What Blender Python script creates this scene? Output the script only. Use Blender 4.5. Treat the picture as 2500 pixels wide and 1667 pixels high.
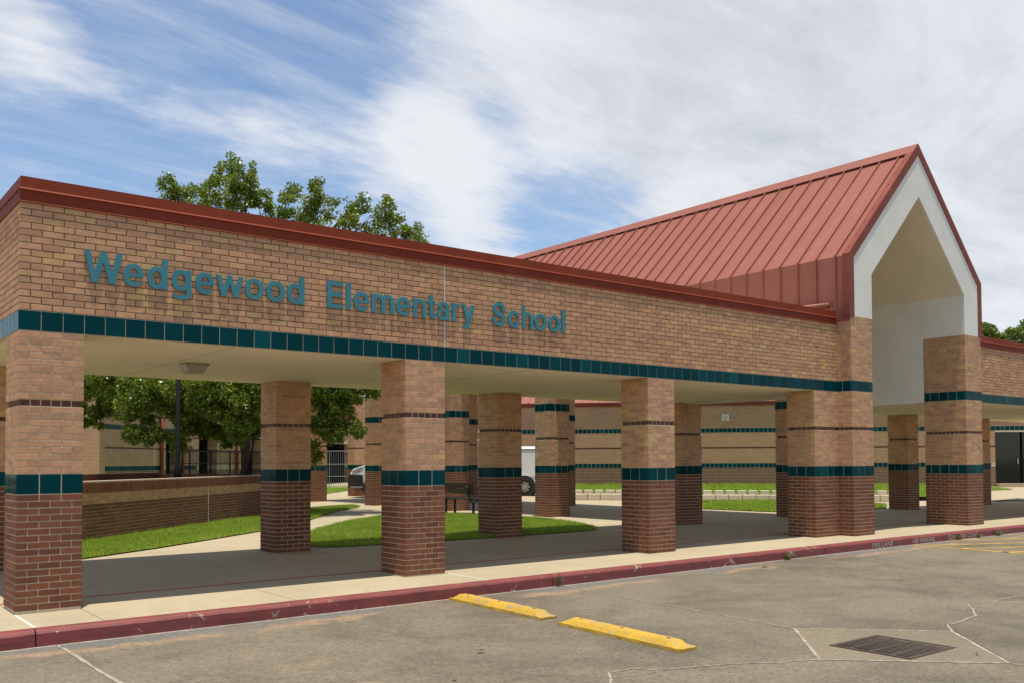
import bpy, bmesh, math, random
import numpy as np
from mathutils import Matrix, Vector

# ------------------------------------------------------------------ reset
for o in list(bpy.data.objects):
    bpy.data.objects.remove(o, do_unlink=True)
scene = bpy.context.scene
COL = scene.collection
RNG = random.Random(11)
NPR = np.random.default_rng(5)

# ------------------------------------------------------------------ camera
cam_d = bpy.data.cameras.new('camera')
cam = bpy.data.objects.new('camera', cam_d)
COL.objects.link(cam)
CAM = (-1.870, -10.278, 1.457)
YAW, PITCH, ROLL = 0.666, 0.032, -0.004
_f = Vector((math.sin(YAW) * math.cos(PITCH), math.cos(YAW) * math.cos(PITCH), math.sin(PITCH)))
_r = Vector((math.cos(YAW), -math.sin(YAW), 0))
_u = _r.cross(_f)
_r2 = _r * math.cos(ROLL) + _u * math.sin(ROLL)
_u2 = -_r * math.sin(ROLL) + _u * math.cos(ROLL)
cam.matrix_world = Matrix(((_r2.x, _u2.x, -_f.x, CAM[0]), (_r2.y, _u2.y, -_f.y, CAM[1]),
                           (_r2.z, _u2.z, -_f.z, CAM[2]), (0, 0, 0, 1)))
cam_d.sensor_width = 36.0
cam_d.lens = 2287.0 / 2500.0 * 36.0
cam_d.shift_y = 219.5 / 2500.0
cam_d.clip_start = 0.05
cam_d.clip_end = 4000
scene.camera = cam

# ------------------------------------------------------------------ sky, sun, exposure
SUN_TO = Vector((-0.047, -0.092, 1.0)).normalized()
world = bpy.data.worlds.new('World')
scene.world = world
world.use_nodes = True


SKY_STRENGTH = 0.118
CLOUD_HI = (4.8, 4.9, 5.1)
CLOUD_LO = (3.25, 3.45, 3.8)


def bearing(u, v):
    d = _f + _r2 * ((u - 1250.0) / 2287.0) - _u2 * ((v - 833.5 - 219.5) / 2287.0)
    return d.normalized()


# sky bearing of each cloud bank (+) and clear gap (-): weight, angular size
CLOUDS = [(1250, 90, .34, 170), (1600, 170, .46, 280), (2000, 250, .50, 340), (2450, 150, .42, 340), (1850, 520, .38, 170), (2300, 640, .40, 200),
          (1010, 290, .26, 75), (1070, 380, .20, 75), (1080, 480, .14, 85), (930, 420, .14, 85), (760, 360, .40, 80), (610, 310, .42, 72),
          (450, 275, .44, 66), (300, 235, .43, 66), (150, 195, .38, 76), (10, 150, .34, 85), (1160, 570, .34, 80), (90, 20, .16, 90),
          (650, 110, -.42, 170), (830, 170, -.22, 90), (310, 80, -.26, 120), (250, 380, -.40, 105), (480, 430, -.30, 90), (60, 360, -.34, 100),
          (1330, 500, -.30, 90), (1480, 480, -.28, 95), (1600, 450, -.20, 90), (1420, 560, -.18, 80), (1240, 470, -.22, 60), (1200, 285, -.30, 48), (1650, 430, -.20, 80), (760, 520, -.22, 80)]
BLOBS = [(*bearing(u, v), w, (2287.0 / s) ** 2) for u, v, w, s in CLOUDS]


def build_world():
    nt = world.node_tree
    nt.nodes.clear()
    N, L = nt.nodes, nt.links
    out = N.new('ShaderNodeOutputWorld')
    bg = N.new('ShaderNodeBackground')
    L.new(bg.outputs[0], out.inputs[0])
    bg.inputs['Strength'].default_value = SKY_STRENGTH
    sky = N.new('ShaderNodeTexSky')
    sky.sky_type = 'NISHITA'
    sky.sun_disc = False
    sky.sun_elevation = math.asin(SUN_TO.z)
    sky.sun_rotation = math.atan2(SUN_TO.x, SUN_TO.y)
    sky.altitude = 20
    sky.air_density = 1.0
    sky.dust_density = 0.25
    sky.ozone_density = 1.6
    tc = N.new('ShaderNodeTexCoord')
    nrm = N.new('ShaderNodeVectorMath'); nrm.operation = 'NORMALIZE'
    L.new(tc.outputs['Generated'], nrm.inputs[0])
    D = nrm.outputs[0]

    def math_(op, a, b=None, c=None, clamp=False):
        n = N.new('ShaderNodeMath'); n.operation = op; n.use_clamp = clamp
        for i, x in enumerate((a, b, c)):
            if x is None:
                continue
            if isinstance(x, (int, float)):
                n.inputs[i].default_value = x
            else:
                L.new(x, n.inputs[i])
        return n.outputs[0]
    sep = N.new('ShaderNodeSeparateXYZ'); L.new(D, sep.inputs[0])
    den = math_('ADD', math_('MAXIMUM', sep.outputs[2], 0.0), 0.16)
    px = math_('DIVIDE', sep.outputs[0], den)
    py = math_('DIVIDE', sep.outputs[1], den)
    com = N.new('ShaderNodeCombineXYZ'); L.new(px, com.inputs[0]); L.new(py, com.inputs[1])

    def noise(scale, detail, rough, rot=0, sc=(1, 1, 1), off=(0, 0, 0), dist=0.0):
        mp = N.new('ShaderNodeMapping')
        mp.inputs['Rotation'].default_value = (0, 0, rot)
        mp.inputs['Scale'].default_value = sc
        mp.inputs['Location'].default_value = off
        L.new(com.outputs[0], mp.inputs[0])
        n = N.new('ShaderNodeTexNoise')
        n.inputs['Scale'].default_value = scale
        n.inputs['Detail'].default_value = detail
        n.inputs['Roughness'].default_value = rough
        n.inputs['Distortion'].default_value = dist
        L.new(mp.outputs[0], n.inputs['Vector'])
        return n.outputs[0]
    # clouds lie on a plane overhead: thin streaked sheets, then puffier banks
    warp = noise(2.2, 4, 0.5, 0.0, (1, 1, 1), (9.0, 2.0, 0))
    streak = noise(1.15, 9, 0.66, 0.62, (0.55, 2.1, 1), (0.2, 5.2, 0), 0.55)
    puff = noise(2.3, 9, 0.62, 0.2, (1, 1.1, 1), (3.1, 0.4, 0), 0.35)
    fine = noise(7.5, 9, 0.66, 0.5, (0.8, 1.6, 1), (1.0, 2.0, 0), 0.3)
    # broad cloud banks and clear gaps, given by their direction in the sky (x, y, z, weight, tightness)
    blobs = BLOBS
    acc = None

    def dotp(v):
        dp = N.new('ShaderNodeVectorMath'); dp.operation = 'DOT_PRODUCT'
        L.new(D, dp.inputs[0]); dp.inputs[1].default_value = v
        return dp.outputs['Value']
    for x, y, z, w, t in blobs:
        e = math_('MULTIPLY', math_('SUBTRACT', dotp(Vector((x, y, z)).normalized()), 1.0), float(t))
        g = math_('MULTIPLY', math_('EXPONENT', e), float(w))
        acc = g if acc is None else math_('ADD', acc, g)
    dens = math_('ADD', math_('MULTIPLY', puff, 0.85), math_('MULTIPLY', streak, 1.25))
    dens = math_('ADD', dens, math_('MULTIPLY', fine, 0.78))
    dens = math_('ADD', dens, acc)
    mr = N.new('ShaderNodeMapRange'); mr.interpolation_type = 'SMOOTHSTEP'
    L.new(dens, mr.inputs['Value'])
    mr.inputs['From Min'].default_value = 1.20
    mr.inputs['From Max'].default_value = 2.02
    veil = noise(2.0, 9, 0.68, 0.62, (0.45, 2.6, 1), (4.4, 7.7, 0), 0.7)
    mrv = N.new('ShaderNodeMapRange'); mrv.interpolation_type = 'SMOOTHSTEP'
    L.new(math_('ADD', veil, math_('MULTIPLY', fine, 0.25)), mrv.inputs['Value'])
    mrv.inputs['From Min'].default_value = 0.52
    mrv.inputs['From Max'].default_value = 0.92
    mask = math_('MAXIMUM', math_('MULTIPLY', mr.outputs[0], 0.95), math_('MULTIPLY', mrv.outputs[0], 0.42))
    # thick cloud gets a grey underside
    mr2 = N.new('ShaderNodeMapRange'); mr2.interpolation_type = 'SMOOTHSTEP'
    shade = noise(1.5, 9, 0.68, 0.45, (0.7, 1.6, 1), (6.3, 1.4, 0), 0.6)
    bank = math_('EXPONENT', math_('MULTIPLY', math_('SUBTRACT', dotp(bearing(2150, 260)), 1.0), 11.0))
    thick = math_('ADD', math_('ADD', math_('MULTIPLY', shade, 1.5), math_('MULTIPLY', bank, 0.34)), math_('MULTIPLY', fine, 0.25))
    L.new(thick, mr2.inputs['Value'])
    mr2.inputs['From Min'].default_value = 0.88
    mr2.inputs['From Max'].default_value = 1.55
    cc = N.new('ShaderNodeMix'); cc.data_type = 'RGBA'
    L.new(mr2.outputs[0], cc.inputs[0])
    cc.inputs[6].default_value = (CLOUD_HI[0], CLOUD_HI[1], CLOUD_HI[2], 1)
    cc.inputs[7].default_value = (CLOUD_LO[0], CLOUD_LO[1], CLOUD_LO[2], 1)
    mx = N.new('ShaderNodeMix'); mx.data_type = 'RGBA'
    sk = N.new('ShaderNodeVectorMath'); sk.operation = 'SCALE'; sk.inputs['Scale'].default_value = 0.84
    L.new(sky.outputs[0], sk.inputs[0])
    L.new(mask, mx.inputs[0]); L.new(sk.outputs[0], mx.inputs[6]); L.new(cc.outputs[2], mx.inputs[7])
    L.new(mx.outputs[2], bg.inputs['Color'])


build_world()
sun_d = bpy.data.lights.new('sun', 'SUN')
sun_d.energy = 3.6
sun_d.angle = math.radians(0.55)
sun_d.color = (1.0, 0.93, 0.80)
sun = bpy.data.objects.new('sun', sun_d)
COL.objects.link(sun)
sun.rotation_euler = (-SUN_TO).to_track_quat('-Z', 'Y').to_euler()
sun.location = (0, 0, 30)
vs = scene.view_settings
vs.view_transform = 'Standard'
vs.look = 'None'
vs.gamma = 1.0
vs.exposure = 0.60
vs.use_curve_mapping = False

# ------------------------------------------------------------------ node helpers
MATS = {}


class NT:
    def __init__(s, name):
        s.m = bpy.data.materials.new(name)
        s.m.use_nodes = True
        s.nt = s.m.node_tree
        s.nt.nodes.clear()
        s.out = s.nt.nodes.new('ShaderNodeOutputMaterial')
        s.p = s.nt.nodes.new('ShaderNodeBsdfPrincipled')
        s.nt.links.new(s.p.outputs[0], s.out.inputs[0])
        s.geo = s.nt.nodes.new('ShaderNodeNewGeometry')
        s.oi = s.nt.nodes.new('ShaderNodeObjectInfo')
        MATS[name] = s.m

    def set(s, inp, v):
        sock = s.p.inputs[inp]
        if isinstance(v, bpy.types.NodeSocket):
            s.nt.links.new(v, sock)
        else:
            sock.default_value = v

    def lk(s, v, sock):
        if isinstance(v, bpy.types.NodeSocket):
            s.nt.links.new(v, sock)
        else:
            sock.default_value = v

    def math(s, op, a, b=0.0, clamp=False):
        n = s.nt.nodes.new('ShaderNodeMath'); n.operation = op; n.use_clamp = clamp
        s.lk(a, n.inputs[0]); s.lk(b, n.inputs[1])
        return n.outputs[0]

    def noise(s, scale, detail=4, rough=0.55, vec=None, sc=None, dist=0.0, out=0):
        n = s.nt.nodes.new('ShaderNodeTexNoise')
        n.inputs['Scale'].default_value = scale
        n.inputs['Detail'].default_value = detail
        n.inputs['Roughness'].default_value = rough
        n.inputs['Distortion'].default_value = dist
        v = vec if vec is not None else s.geo.outputs['Position']
        if sc:
            mp = s.nt.nodes.new('ShaderNodeMapping'); mp.inputs['Scale'].default_value = sc
            s.nt.links.new(v, mp.inputs[0]); v = mp.outputs[0]
        s.nt.links.new(v, n.inputs['Vector'])
        return n.outputs[out]

    def voronoi(s, scale, feature='F1', vec=None):
        n = s.nt.nodes.new('ShaderNodeTexVoronoi'); n.feature = feature
        n.inputs['Scale'].default_value = scale
        s.nt.links.new(vec if vec is not None else s.geo.outputs['Position'], n.inputs['Vector'])
        return n

    def ramp(s, v, lo, hi, smooth=True):
        n = s.nt.nodes.new('ShaderNodeMapRange')
        n.interpolation_type = 'SMOOTHSTEP' if smooth else 'LINEAR'
        s.lk(v, n.inputs['Value'])
        n.inputs['From Min'].default_value = lo
        n.inputs['From Max'].default_value = hi
        return n.outputs[0]

    def mix(s, f, a, b, blend='MIX'):
        n = s.nt.nodes.new('ShaderNodeMix'); n.data_type = 'RGBA'; n.blend_type = blend
        s.lk(f, n.inputs[0])
        for k, x in ((6, a), (7, b)):
            if isinstance(x, tuple):
                n.inputs[k].default_value = (*x[:3], 1)
            else:
                s.nt.links.new(x, n.inputs[k])
        return n.outputs[2]

    def cramp(s, v, stops):
        n = s.nt.nodes.new('ShaderNodeValToRGB')
        n.color_ramp.interpolation = 'LINEAR'
        e = n.color_ramp.elements
        while len(e) > 1:
            e.remove(e[-1])
        e[0].position = stops[0][0]; e[0].color = (*stops[0][1], 1)
        for p, c in stops[1:]:
            k = e.new(p); k.color = (*c, 1)
        s.lk(v, n.inputs[0])
        return n.outputs[0]

    def bump(s, h, strength=0.3, dist=0.005):
        n = s.nt.nodes.new('ShaderNodeBump')
        n.inputs['Strength'].default_value = strength
        n.inputs['Distance'].default_value = dist
        s.lk(h, n.inputs['Height'])
        s.nt.links.new(n.outputs[0], s.p.inputs['Normal'])

    def rnd(s):
        a = s.math('ADD', s.oi.outputs['Random'], s.geo.outputs['Random Per Island'])
        return s.math('FRACT', a)


def srgb(r, g, b):
    def f(c):
        c /= 255.0
        return c / 12.92 if c <= 0.04045 else ((c + 0.055) / 1.055) ** 2.4
    return (f(r), f(g), f(b))


def mat_brick(name, stops, spots, rough=0.85):
    t = NT(name)
    r = t.rnd()
    r = t.math('ADD', t.math('MULTIPLY', r, 0.82), t.math('MULTIPLY', t.ramp(t.noise(0.16, 2, 0.5), 0.35, 0.65), 0.18))
    base = t.cramp(r, stops)
    n1 = t.noise(9, 5, 0.6)
    base = t.mix(t.ramp(n1, 0.35, 0.7), base, t.mix(0.22, base, (0.05, 0.03, 0.02)))
    n2 = t.noise(140, 2, 0.5)
    base = t.mix(t.math('MULTIPLY', t.ramp(n2, 0.62, 0.74), spots), base, (0.05, 0.03, 0.02))
    n3 = t.noise(260, 3, 0.6)
    base = t.mix(0.18, base, t.cramp(n3, [(0.3, (0.25, 0.25, 0.25)), (0.7, (1.6, 1.6, 1.6))]), 'MULTIPLY')
    # weathering with a shape of its own
    n4 = t.noise(1.1, 5, 0.65, sc=(1, 1, 0.45))
    base = t.mix(t.math('MULTIPLY', t.ramp(n4, 0.5, 0.8), 0.28), base, t.mix(0.5, base, (0.16, 0.12, 0.09)))
    n6 = t.noise(3.2, 6, 0.7, sc=(1, 1, 0.16), dist=0.2)
    base = t.mix(t.math('MULTIPLY', t.ramp(n6, 0.56, 0.74), 0.30), base, t.mix(0.6, base, (0.10, 0.075, 0.055)))
    n7 = t.noise(1.9, 5, 0.7)
    base = t.mix(t.math('MULTIPLY', t.ramp(n7, 0.60, 0.78), 0.22), base, (0.62, 0.52, 0.40))
    t.set('Base Color', base)
    t.set('Roughness', rough)
    t.bump(t.math('ADD', n3, t.math('MULTIPLY', n1, 0.6)), 0.35, 0.004)


TAN = [(0.0, (0.62, 0.325, 0.168)), (0.22, (0.68, 0.360, 0.190)), (0.42, (0.52, 0.268, 0.146)), (0.60, (0.67, 0.368, 0.184)),
       (0.78, (0.50, 0.268, 0.150)), (0.90, (0.66, 0.400, 0.168)), (1.0, (0.68, 0.432, 0.180))]
DARK = [(0.0, (0.190, 0.062, 0.026)), (0.3, (0.230, 0.076, 0.031)), (0.6, (0.150, 0.049, 0.022)), (0.8, (0.245, 0.088, 0.037)), (1.0, (0.200, 0.071, 0.031))]
mat_brick('tan_brick', TAN, 0.75)
mat_brick('dark_brick', DARK, 0.35)
mat_brick('header_brick', [(0.0, (0.120, 0.040, 0.022)), (1.0, (0.170, 0.060, 0.032))], 0.3)


def mat_mortar(name, c, var=0.35):
    t = NT(name)
    n = t.noise(30, 5, 0.6)
    n2 = t.noise(1.6, 4, 0.6)
    base = t.mix(t.ramp(n, 0.3, 0.75), c, tuple(x * (1 - var) for x in c))
    base = t.mix(t.math('MULTIPLY', t.ramp(n2, 0.45, 0.75), 0.4), base, tuple(x * 0.62 for x in c))
    t.set('Base Color', base); t.set('Roughness', 0.95)
    t.bump(n, 0.5, 0.003)


mat_mortar('mortar', (0.62, 0.52, 0.37), 0.2)
mat_mortar('mortar_shaded', (0.235, 0.18, 0.125))  # grey mortar, darkened further so the colour carries the joint shadow
mat_mortar('mortar_mid', (0.52, 0.43, 0.31))
mat_mortar('sealant', (0.72, 0.69, 0.62), 0.15)


def mat_far_brick(name, c1, c2, mortar, along):
    """brick bond on walls too far off to pick the bricks apart; u runs along the wall"""
    t = NT(name)
    dp = t.nt.nodes.new('ShaderNodeVectorMath'); dp.operation = 'DOT_PRODUCT'
    t.nt.links.new(t.geo.outputs['Position'], dp.inputs[0]); dp.inputs[1].default_value = along
    sp = t.nt.nodes.new('ShaderNodeSeparateXYZ'); t.nt.links.new(t.geo.outputs['Position'], sp.inputs[0])
    cb = t.nt.nodes.new('ShaderNodeCombineXYZ')
    t.nt.links.new(dp.outputs['Value'], cb.inputs[0]); t.nt.links.new(sp.outputs[2], cb.inputs[1])
    b = t.nt.nodes.new('ShaderNodeTexBrick')
    t.nt.links.new(cb.outputs[0], b.inputs['Vector'])
    b.inputs['Scale'].default_value = 1.0
    b.inputs['Brick Width'].default_value = 0.2032
    b.inputs['Row Height'].default_value = 0.0677
    b.inputs['Mortar Size'].default_value = 0.009
    b.inputs['Mortar Smooth'].default_value = 0.1
    b.inputs['Bias'].default_value = -0.1
    b.inputs['Color1'].default_value = (*c1, 1); b.inputs['Color2'].default_value = (*c2, 1)
    b.inputs['Mortar'].default_value = (*mortar, 1)
    n = t.noise(0.8, 5, 0.65)
    base = t.mix(t.math('MULTIPLY', t.ramp(n, 0.4, 0.75), 0.35), b.outputs['Color'], t.mix(0.5, b.outputs['Color'], (0.14, 0.10, 0.07)))
    t.set('Base Color', base); t.set('Roughness', 0.9)
    t.bump(b.outputs['Fac'], 0.25, -0.006)


mat_far_brick('far_tan_brick', (0.48, 0.255, 0.132), (0.38, 0.192, 0.105), (0.45, 0.345, 0.23), (0.7071, -0.7071, 0))
mat_far_brick('far_dark_brick', (0.18, 0.062, 0.032), (0.12, 0.042, 0.024), (0.45, 0.36, 0.25), (0.7071, -0.7071, 0))
mat_far_brick('far_tan_brick_left', (0.48, 0.255, 0.132), (0.38, 0.192, 0.105), (0.45, 0.345, 0.23), (0.7071, 0.7071, 0))
mat_far_brick('far_dark_brick_left', (0.18, 0.062, 0.032), (0.12, 0.042, 0.024), (0.45, 0.36, 0.25), (0.7071, 0.7071, 0))

t = NT('teal_tile')
r = t.rnd()
base = t.cramp(r, [(0.0, (0.0005, 0.034, 0.041)), (0.5, (0.0006, 0.044, 0.052)), (0.85, (0.0008, 0.052, 0.059)), (1.0, (0.004, 0.076, 0.083))])
n = t.noise(35, 3, 0.5)
t.set('Base Color', t.mix(t.math('MULTIPLY', t.ramp(n, 0.4, 0.8), 0.3), base, (0.002, 0.060, 0.075)))
t.set('Roughness', 0.13)
t.set('Specular IOR Level', 0.5)
t.set('IOR', 1.13)
t.bump(t.noise(11, 3, 0.5), 0.10, 0.01)


def mat_metal(name, c, rough=0.45, var=0.12, spec=0.4):
    t = NT(name)
    n = t.noise(1.3, 5, 0.6, sc=(1, 1, 0.6))
    r = t.rnd()
    base = t.mix(t.ramp(n, 0.3, 0.75), c, tuple(x * (1 - var) for x in c))
    base = t.mix(t.math('MULTIPLY', r, 0.22), base, tuple(x * 0.72 for x in c))
    n2 = t.noise(22, 4, 0.7, sc=(1, 1, 0.25))
    base = t.mix(t.math('MULTIPLY', t.ramp(n2, 0.6, 0.85), 0.25), base, tuple(min(1, x * 1.25 + 0.03) for x in c))
    if 'roof' in name or 'fascia' in name or 'trim' in name:
        run = t.noise(5.5, 5, 0.7, sc=(0.25, 1.0, 0.18))
        base = t.mix(t.math('MULTIPLY', t.ramp(run, 0.50, 0.72), 0.30), base, tuple(min(1, x * 1.22 + 0.035) for x in c))
        run2 = t.noise(2.1, 6, 0.72, sc=(0.3, 1.4, 0.2))
        base = t.mix(t.math('MULTIPLY', t.ramp(run2, 0.52, 0.75), 0.30), base, tuple(x * 0.66 for x in c))
    t.set('Base Color', base)
    t.set('Roughness', t.math('ADD', rough, t.math('MULTIPLY', n, 0.12)))
    t.set('Specular IOR Level', spec)
    t.bump(t.noise(2.6, 3, 0.5), 0.16, 0.02)


mat_metal('red_roof', (0.315, 0.106, 0.072), 0.45, 0.12, 0.3)
mat_metal('red_fascia', (0.215, 0.037, 0.014), 0.55, 0.12, 0.15)
mat_metal('red_trim', (0.25, 0.062, 0.036), 0.5, 0.12, 0.2)
mat_metal('teal_paint', (0.048, 0.232, 0.275), 0.5, 0.10)
mat_metal('black_metal', (0.005, 0.005, 0.006), 0.7, 0.05, 0.15)
mat_metal('bench_metal', (0.018, 0.018, 0.018), 0.4, 0.05)
mat_metal('cast_iron', (0.085, 0.064, 0.050), 0.7, 0.4, 0.3)
mat_metal('rust_paint', (0.24, 0.052, 0.025), 0.5, 0.3)
mat_metal('grey_rail', (0.22, 0.22, 0.23), 0.5, 0.2)


def mat_stucco(name, c):
    t = NT(name)
    n = t.noise(1.4, 5, 0.6)
    n2 = t.noise(160, 3, 0.6)
    base = t.mix(t.ramp(n, 0.35, 0.8), c, tuple(x * 0.90 for x in c))
    n3 = t.noise(0.7, 6, 0.7, sc=(1, 1, 0.5), dist=0.6)
    base = t.mix(t.math('MULTIPLY', t.ramp(n3, 0.56, 0.78), 0.22), base, (0.33, 0.29, 0.22))
    t.set('Base Color', base); t.set('Roughness', 0.9)
    t.bump(n2, 0.25, 0.002)


mat_stucco('stucco_white', (0.83, 0.80, 0.71))
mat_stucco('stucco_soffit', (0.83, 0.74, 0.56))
mat_stucco('stucco_vault_shaded', (0.82, 0.74, 0.58))  # white stucco paint toned beige, vault shade put into the colour


def mat_concrete(name, c, agg=0.5, stain=0.5, warm=(0.42, 0.33, 0.23), grey=(0.16, 0.15, 0.14), gutter=False):
    t = NT(name)
    r = t.rnd()
    n1 = t.noise(0.55, 7, 0.65, dist=0.4)
    n2 = t.noise(2.6, 6, 0.65, dist=0.3)
    n3 = t.noise(320, 3, 0.7)
    n5 = t.noise(90, 4, 0.7)
    base = t.mix(t.math('MULTIPLY', r, 0.16), c, tuple(x * 0.72 for x in c))
    base = t.mix(t.math('MULTIPLY', t.ramp(n1, 0.40, 0.70), stain), base, grey)
    base = t.mix(t.math('MULTIPLY', t.ramp(n2, 0.50, 0.78), stain * 0.7), base, warm)
    n4 = t.noise(0.9, 8, 0.72, sc=(0.35, 1.6, 1), dist=0.8)
    base = t.mix(t.math('MULTIPLY', t.ramp(n4, 0.52, 0.72), stain * 0.55), base, tuple(x * 0.62 for x in c))
    if gutter:
        # silt and water stain left in the low strip along the kerb, patchy
        sp_ = t.nt.nodes.new('ShaderNodeSeparateXYZ'); t.nt.links.new(t.geo.outputs['Position'], sp_.inputs[0])
        nn = t.noise(1.6, 6, 0.65, sc=(0.8, 1, 1))
        band = t.ramp(t.math('ADD', sp_.outputs[1], t.math('MULTIPLY', nn, 1.1)), -0.93, -0.72)
        rim = t.math('SUBTRACT', t.ramp(t.math('ADD', sp_.outputs[1], t.math('MULTIPLY', nn, 1.1)), -1.10, -0.93), band)
        patch = t.ramp(t.noise(0.45, 3, 0.5), 0.44, 0.56)
        base = t.mix(t.math('MULTIPLY', t.math('MULTIPLY', rim, patch), 0.7), base, (0.33, 0.215, 0.13))
        base = t.mix(t.math('MULTIPLY', t.math('MULTIPLY', band, patch), 0.8), base, (0.135, 0.135, 0.130))
        edge_ = t.ramp(t.math('ADD', sp_.outputs[1], t.math('MULTIPLY', t.noise(9, 5, 0.7), 0.10)), -1.045, -1.015)
        base = t.mix(t.math('MULTIPLY', edge_, 0.75), base, (0.36, 0.33, 0.27))
    nm_ = t.noise(26, 5, 0.72)
    base = t.mix(agg, base, t.cramp(nm_, [(0.33, (0.58, 0.57, 0.56)), (0.5, (1.0, 1.0, 1.0)), (0.68, (1.40, 1.37, 1.32))]), 'MULTIPLY')
    base = t.mix(agg, base, t.cramp(n3, [(0.30, (0.35, 0.35, 0.36)), (0.5, (1.0, 1.0, 1.0)), (0.72, (1.7, 1.66, 1.58))]), 'MULTIPLY')
    base = t.mix(agg * 0.7, base, t.cramp(n5, [(0.32, (0.55, 0.55, 0.55)), (0.5, (1.0, 1.0, 1.0)), (0.7, (1.35, 1.33, 1.3))]), 'MULTIPLY')
    sp = t.noise(55, 1, 0.4)
    base = t.mix(t.math('MULTIPLY', t.ramp(sp, 0.745, 0.76), 0.7), base, (0.06, 0.05, 0.04))
    t.set('Base Color', base); t.set('Roughness', 0.88)
    t.bump(t.math('ADD', n3, n5), 0.35, 0.004)


mat_concrete('lot_concrete', (0.176, 0.148, 0.103), 0.85, 0.78, (0.235, 0.180, 0.110), (0.074, 0.062, 0.044), True)
mat_concrete('walk_concrete', (0.41, 0.345, 0.228), 0.25, 0.36, (0.47, 0.37, 0.22), (0.27, 0.225, 0.145))
mat_concrete('pad_concrete', (0.20, 0.167, 0.108), 0.6, 0.45, (0.24, 0.188, 0.11), (0.11, 0.092, 0.065))
mat_concrete('block_concrete', (0.68, 0.61, 0.48), 0.2, 0.30, (0.66, 0.56, 0.42), (0.46, 0.41, 0.33))

t = NT('curb_paint')
red = t.mix(t.ramp(t.noise(3, 5, 0.6), 0.3, 0.75), (0.225, 0.043, 0.038), (0.15, 0.032, 0.029))
n1 = t.noise(5.5, 7, 0.72, dist=0.6)
n2 = t.noise(0.9, 3, 0.5)
chip = t.ramp(t.math('ADD', n1, t.math('MULTIPLY', n2, 0.35)), 0.79, 0.825)
red = t.mix(chip, red, (0.36, 0.29, 0.21))
dirt = t.ramp(t.noise(4.0, 6, 0.7, sc=(0.6, 1, 3)), 0.5, 0.72)
red = t.mix(t.math('MULTIPLY', dirt, 0.65), red, (0.095, 0.05, 0.038))
t.set('Base Color', red); t.set('Roughness', 0.62)
t.bump(t.math('ADD', t.math('MULTIPLY', chip, -1.2), t.noise(60, 4, 0.65)), 0.45, 0.008)

t = NT('stencil_paint')
n = t.noise(38, 4, 0.7)
t.set('Base Color', t.mix(t.ramp(n, 0.45, 0.62), (0.55, 0.52, 0.48), (0.19, 0.05, 0.045))); t.set('Roughness', 0.7)

t = NT('yellow_paint')
n = t.noise(16, 6, 0.72)
n2 = t.noise(3, 4, 0.6)
base = t.mix(t.ramp(n2, 0.3, 0.7), (0.60, 0.36, 0.022), (0.47, 0.28, 0.020))
base = t.mix(t.ramp(t.math('ADD', n, t.math('MULTIPLY', n2, 0.30)), 0.69, 0.76), base, (0.30, 0.25, 0.17))
base = t.mix(t.math('MULTIPLY', t.ramp(t.noise(45, 5, 0.75), 0.50, 0.66), 0.3), base, (0.34, 0.24, 0.08))
base = t.mix(t.math('MULTIPLY', t.ramp(t.noise(7, 6, 0.75), 0.58, 0.72), 0.55), base, (0.19, 0.14, 0.06))
t.set('Base Color', base); t.set('Roughness', 0.75)
t.bump(t.noise(90, 4, 0.7), 0.5, 0.006)

t = NT('line_paint')
n = t.noise(24, 6, 0.75)
t.set('Base Color', t.mix(t.ramp(n, 0.56, 0.70), (0.56, 0.33, 0.045), (0.27, 0.215, 0.145))); t.set('Roughness', 0.8)

t = NT('redwood')
n = t.noise(8, 5, 0.7)
t.set('Base Color', t.mix(t.ramp(n, 0.35, 0.75), (0.46, 0.060, 0.036), (0.42, 0.10, 0.065))); t.set('Roughness', 0.9)

t = NT('crack_fill')
n = t.noise(14, 5, 0.7)
t.set('Base Color', t.mix(t.ramp(n, 0.40, 0.68), (0.37, 0.32, 0.245), (0.17, 0.14, 0.105))); t.set('Roughness', 0.95)
t.bump(n, 0.5, 0.004)

t = NT('soil')
n = t.noise(14, 6, 0.7)
t.set('Base Color', t.mix(t.ramp(n, 0.3, 0.7), (0.12, 0.19, 0.012), (0.20, 0.28, 0.025))); t.set('Roughness', 1.0)
t.bump(n, 0.6, 0.03)
t = NT('mulch')
n = t.noise(25, 6, 0.7)
t.set('Base Color', t.mix(t.ramp(n, 0.3, 0.7), (0.03, 0.02, 0.013), (0.075, 0.05, 0.032))); t.set('Roughness', 1.0)
t.bump(n, 0.8, 0.03)
t = NT('far_field')
n = t.noise(0.4, 6, 0.7)
t.set('Base Color', t.mix(t.ramp(n, 0.3, 0.7), (0.06, 0.09, 0.025), (0.11, 0.13, 0.05))); t.set('Roughness', 1.0)


def mat_leaf(name, stops, trans=0.35, rough=0.45):
    t = NT(name)
    r = t.geo.outputs['Random Per Island']
    n = t.noise(0.9, 3, 0.5)
    base = t.cramp(r, stops)
    base = t.mix(t.math('MULTIPLY', t.ramp(n, 0.35, 0.7), 0.35), base, tuple(x * 0.6 for x in stops[0][1]))
    if 'grass' in name:
        dry = t.ramp(t.noise(2.4, 5, 0.65), 0.52, 0.74)
        base = t.mix(t.math('MULTIPLY', dry, 0.5), base, (0.40, 0.38, 0.09))
    t.set('Base Color', base); t.set('Roughness', rough)
    tr = t.nt.nodes.new('ShaderNodeBsdfTranslucent')
    t.nt.links.new(t.mix(0.5, base, (0.20, 0.26, 0.03)), tr.inputs[0])
    ms = t.nt.nodes.new('ShaderNodeMixShader'); ms.inputs[0].default_value = trans
    t.nt.links.new(t.p.outputs[0], ms.inputs[1]); t.nt.links.new(tr.outputs[0], ms.inputs[2])
    t.nt.links.new(ms.outputs[0], t.out.inputs[0])


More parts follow.
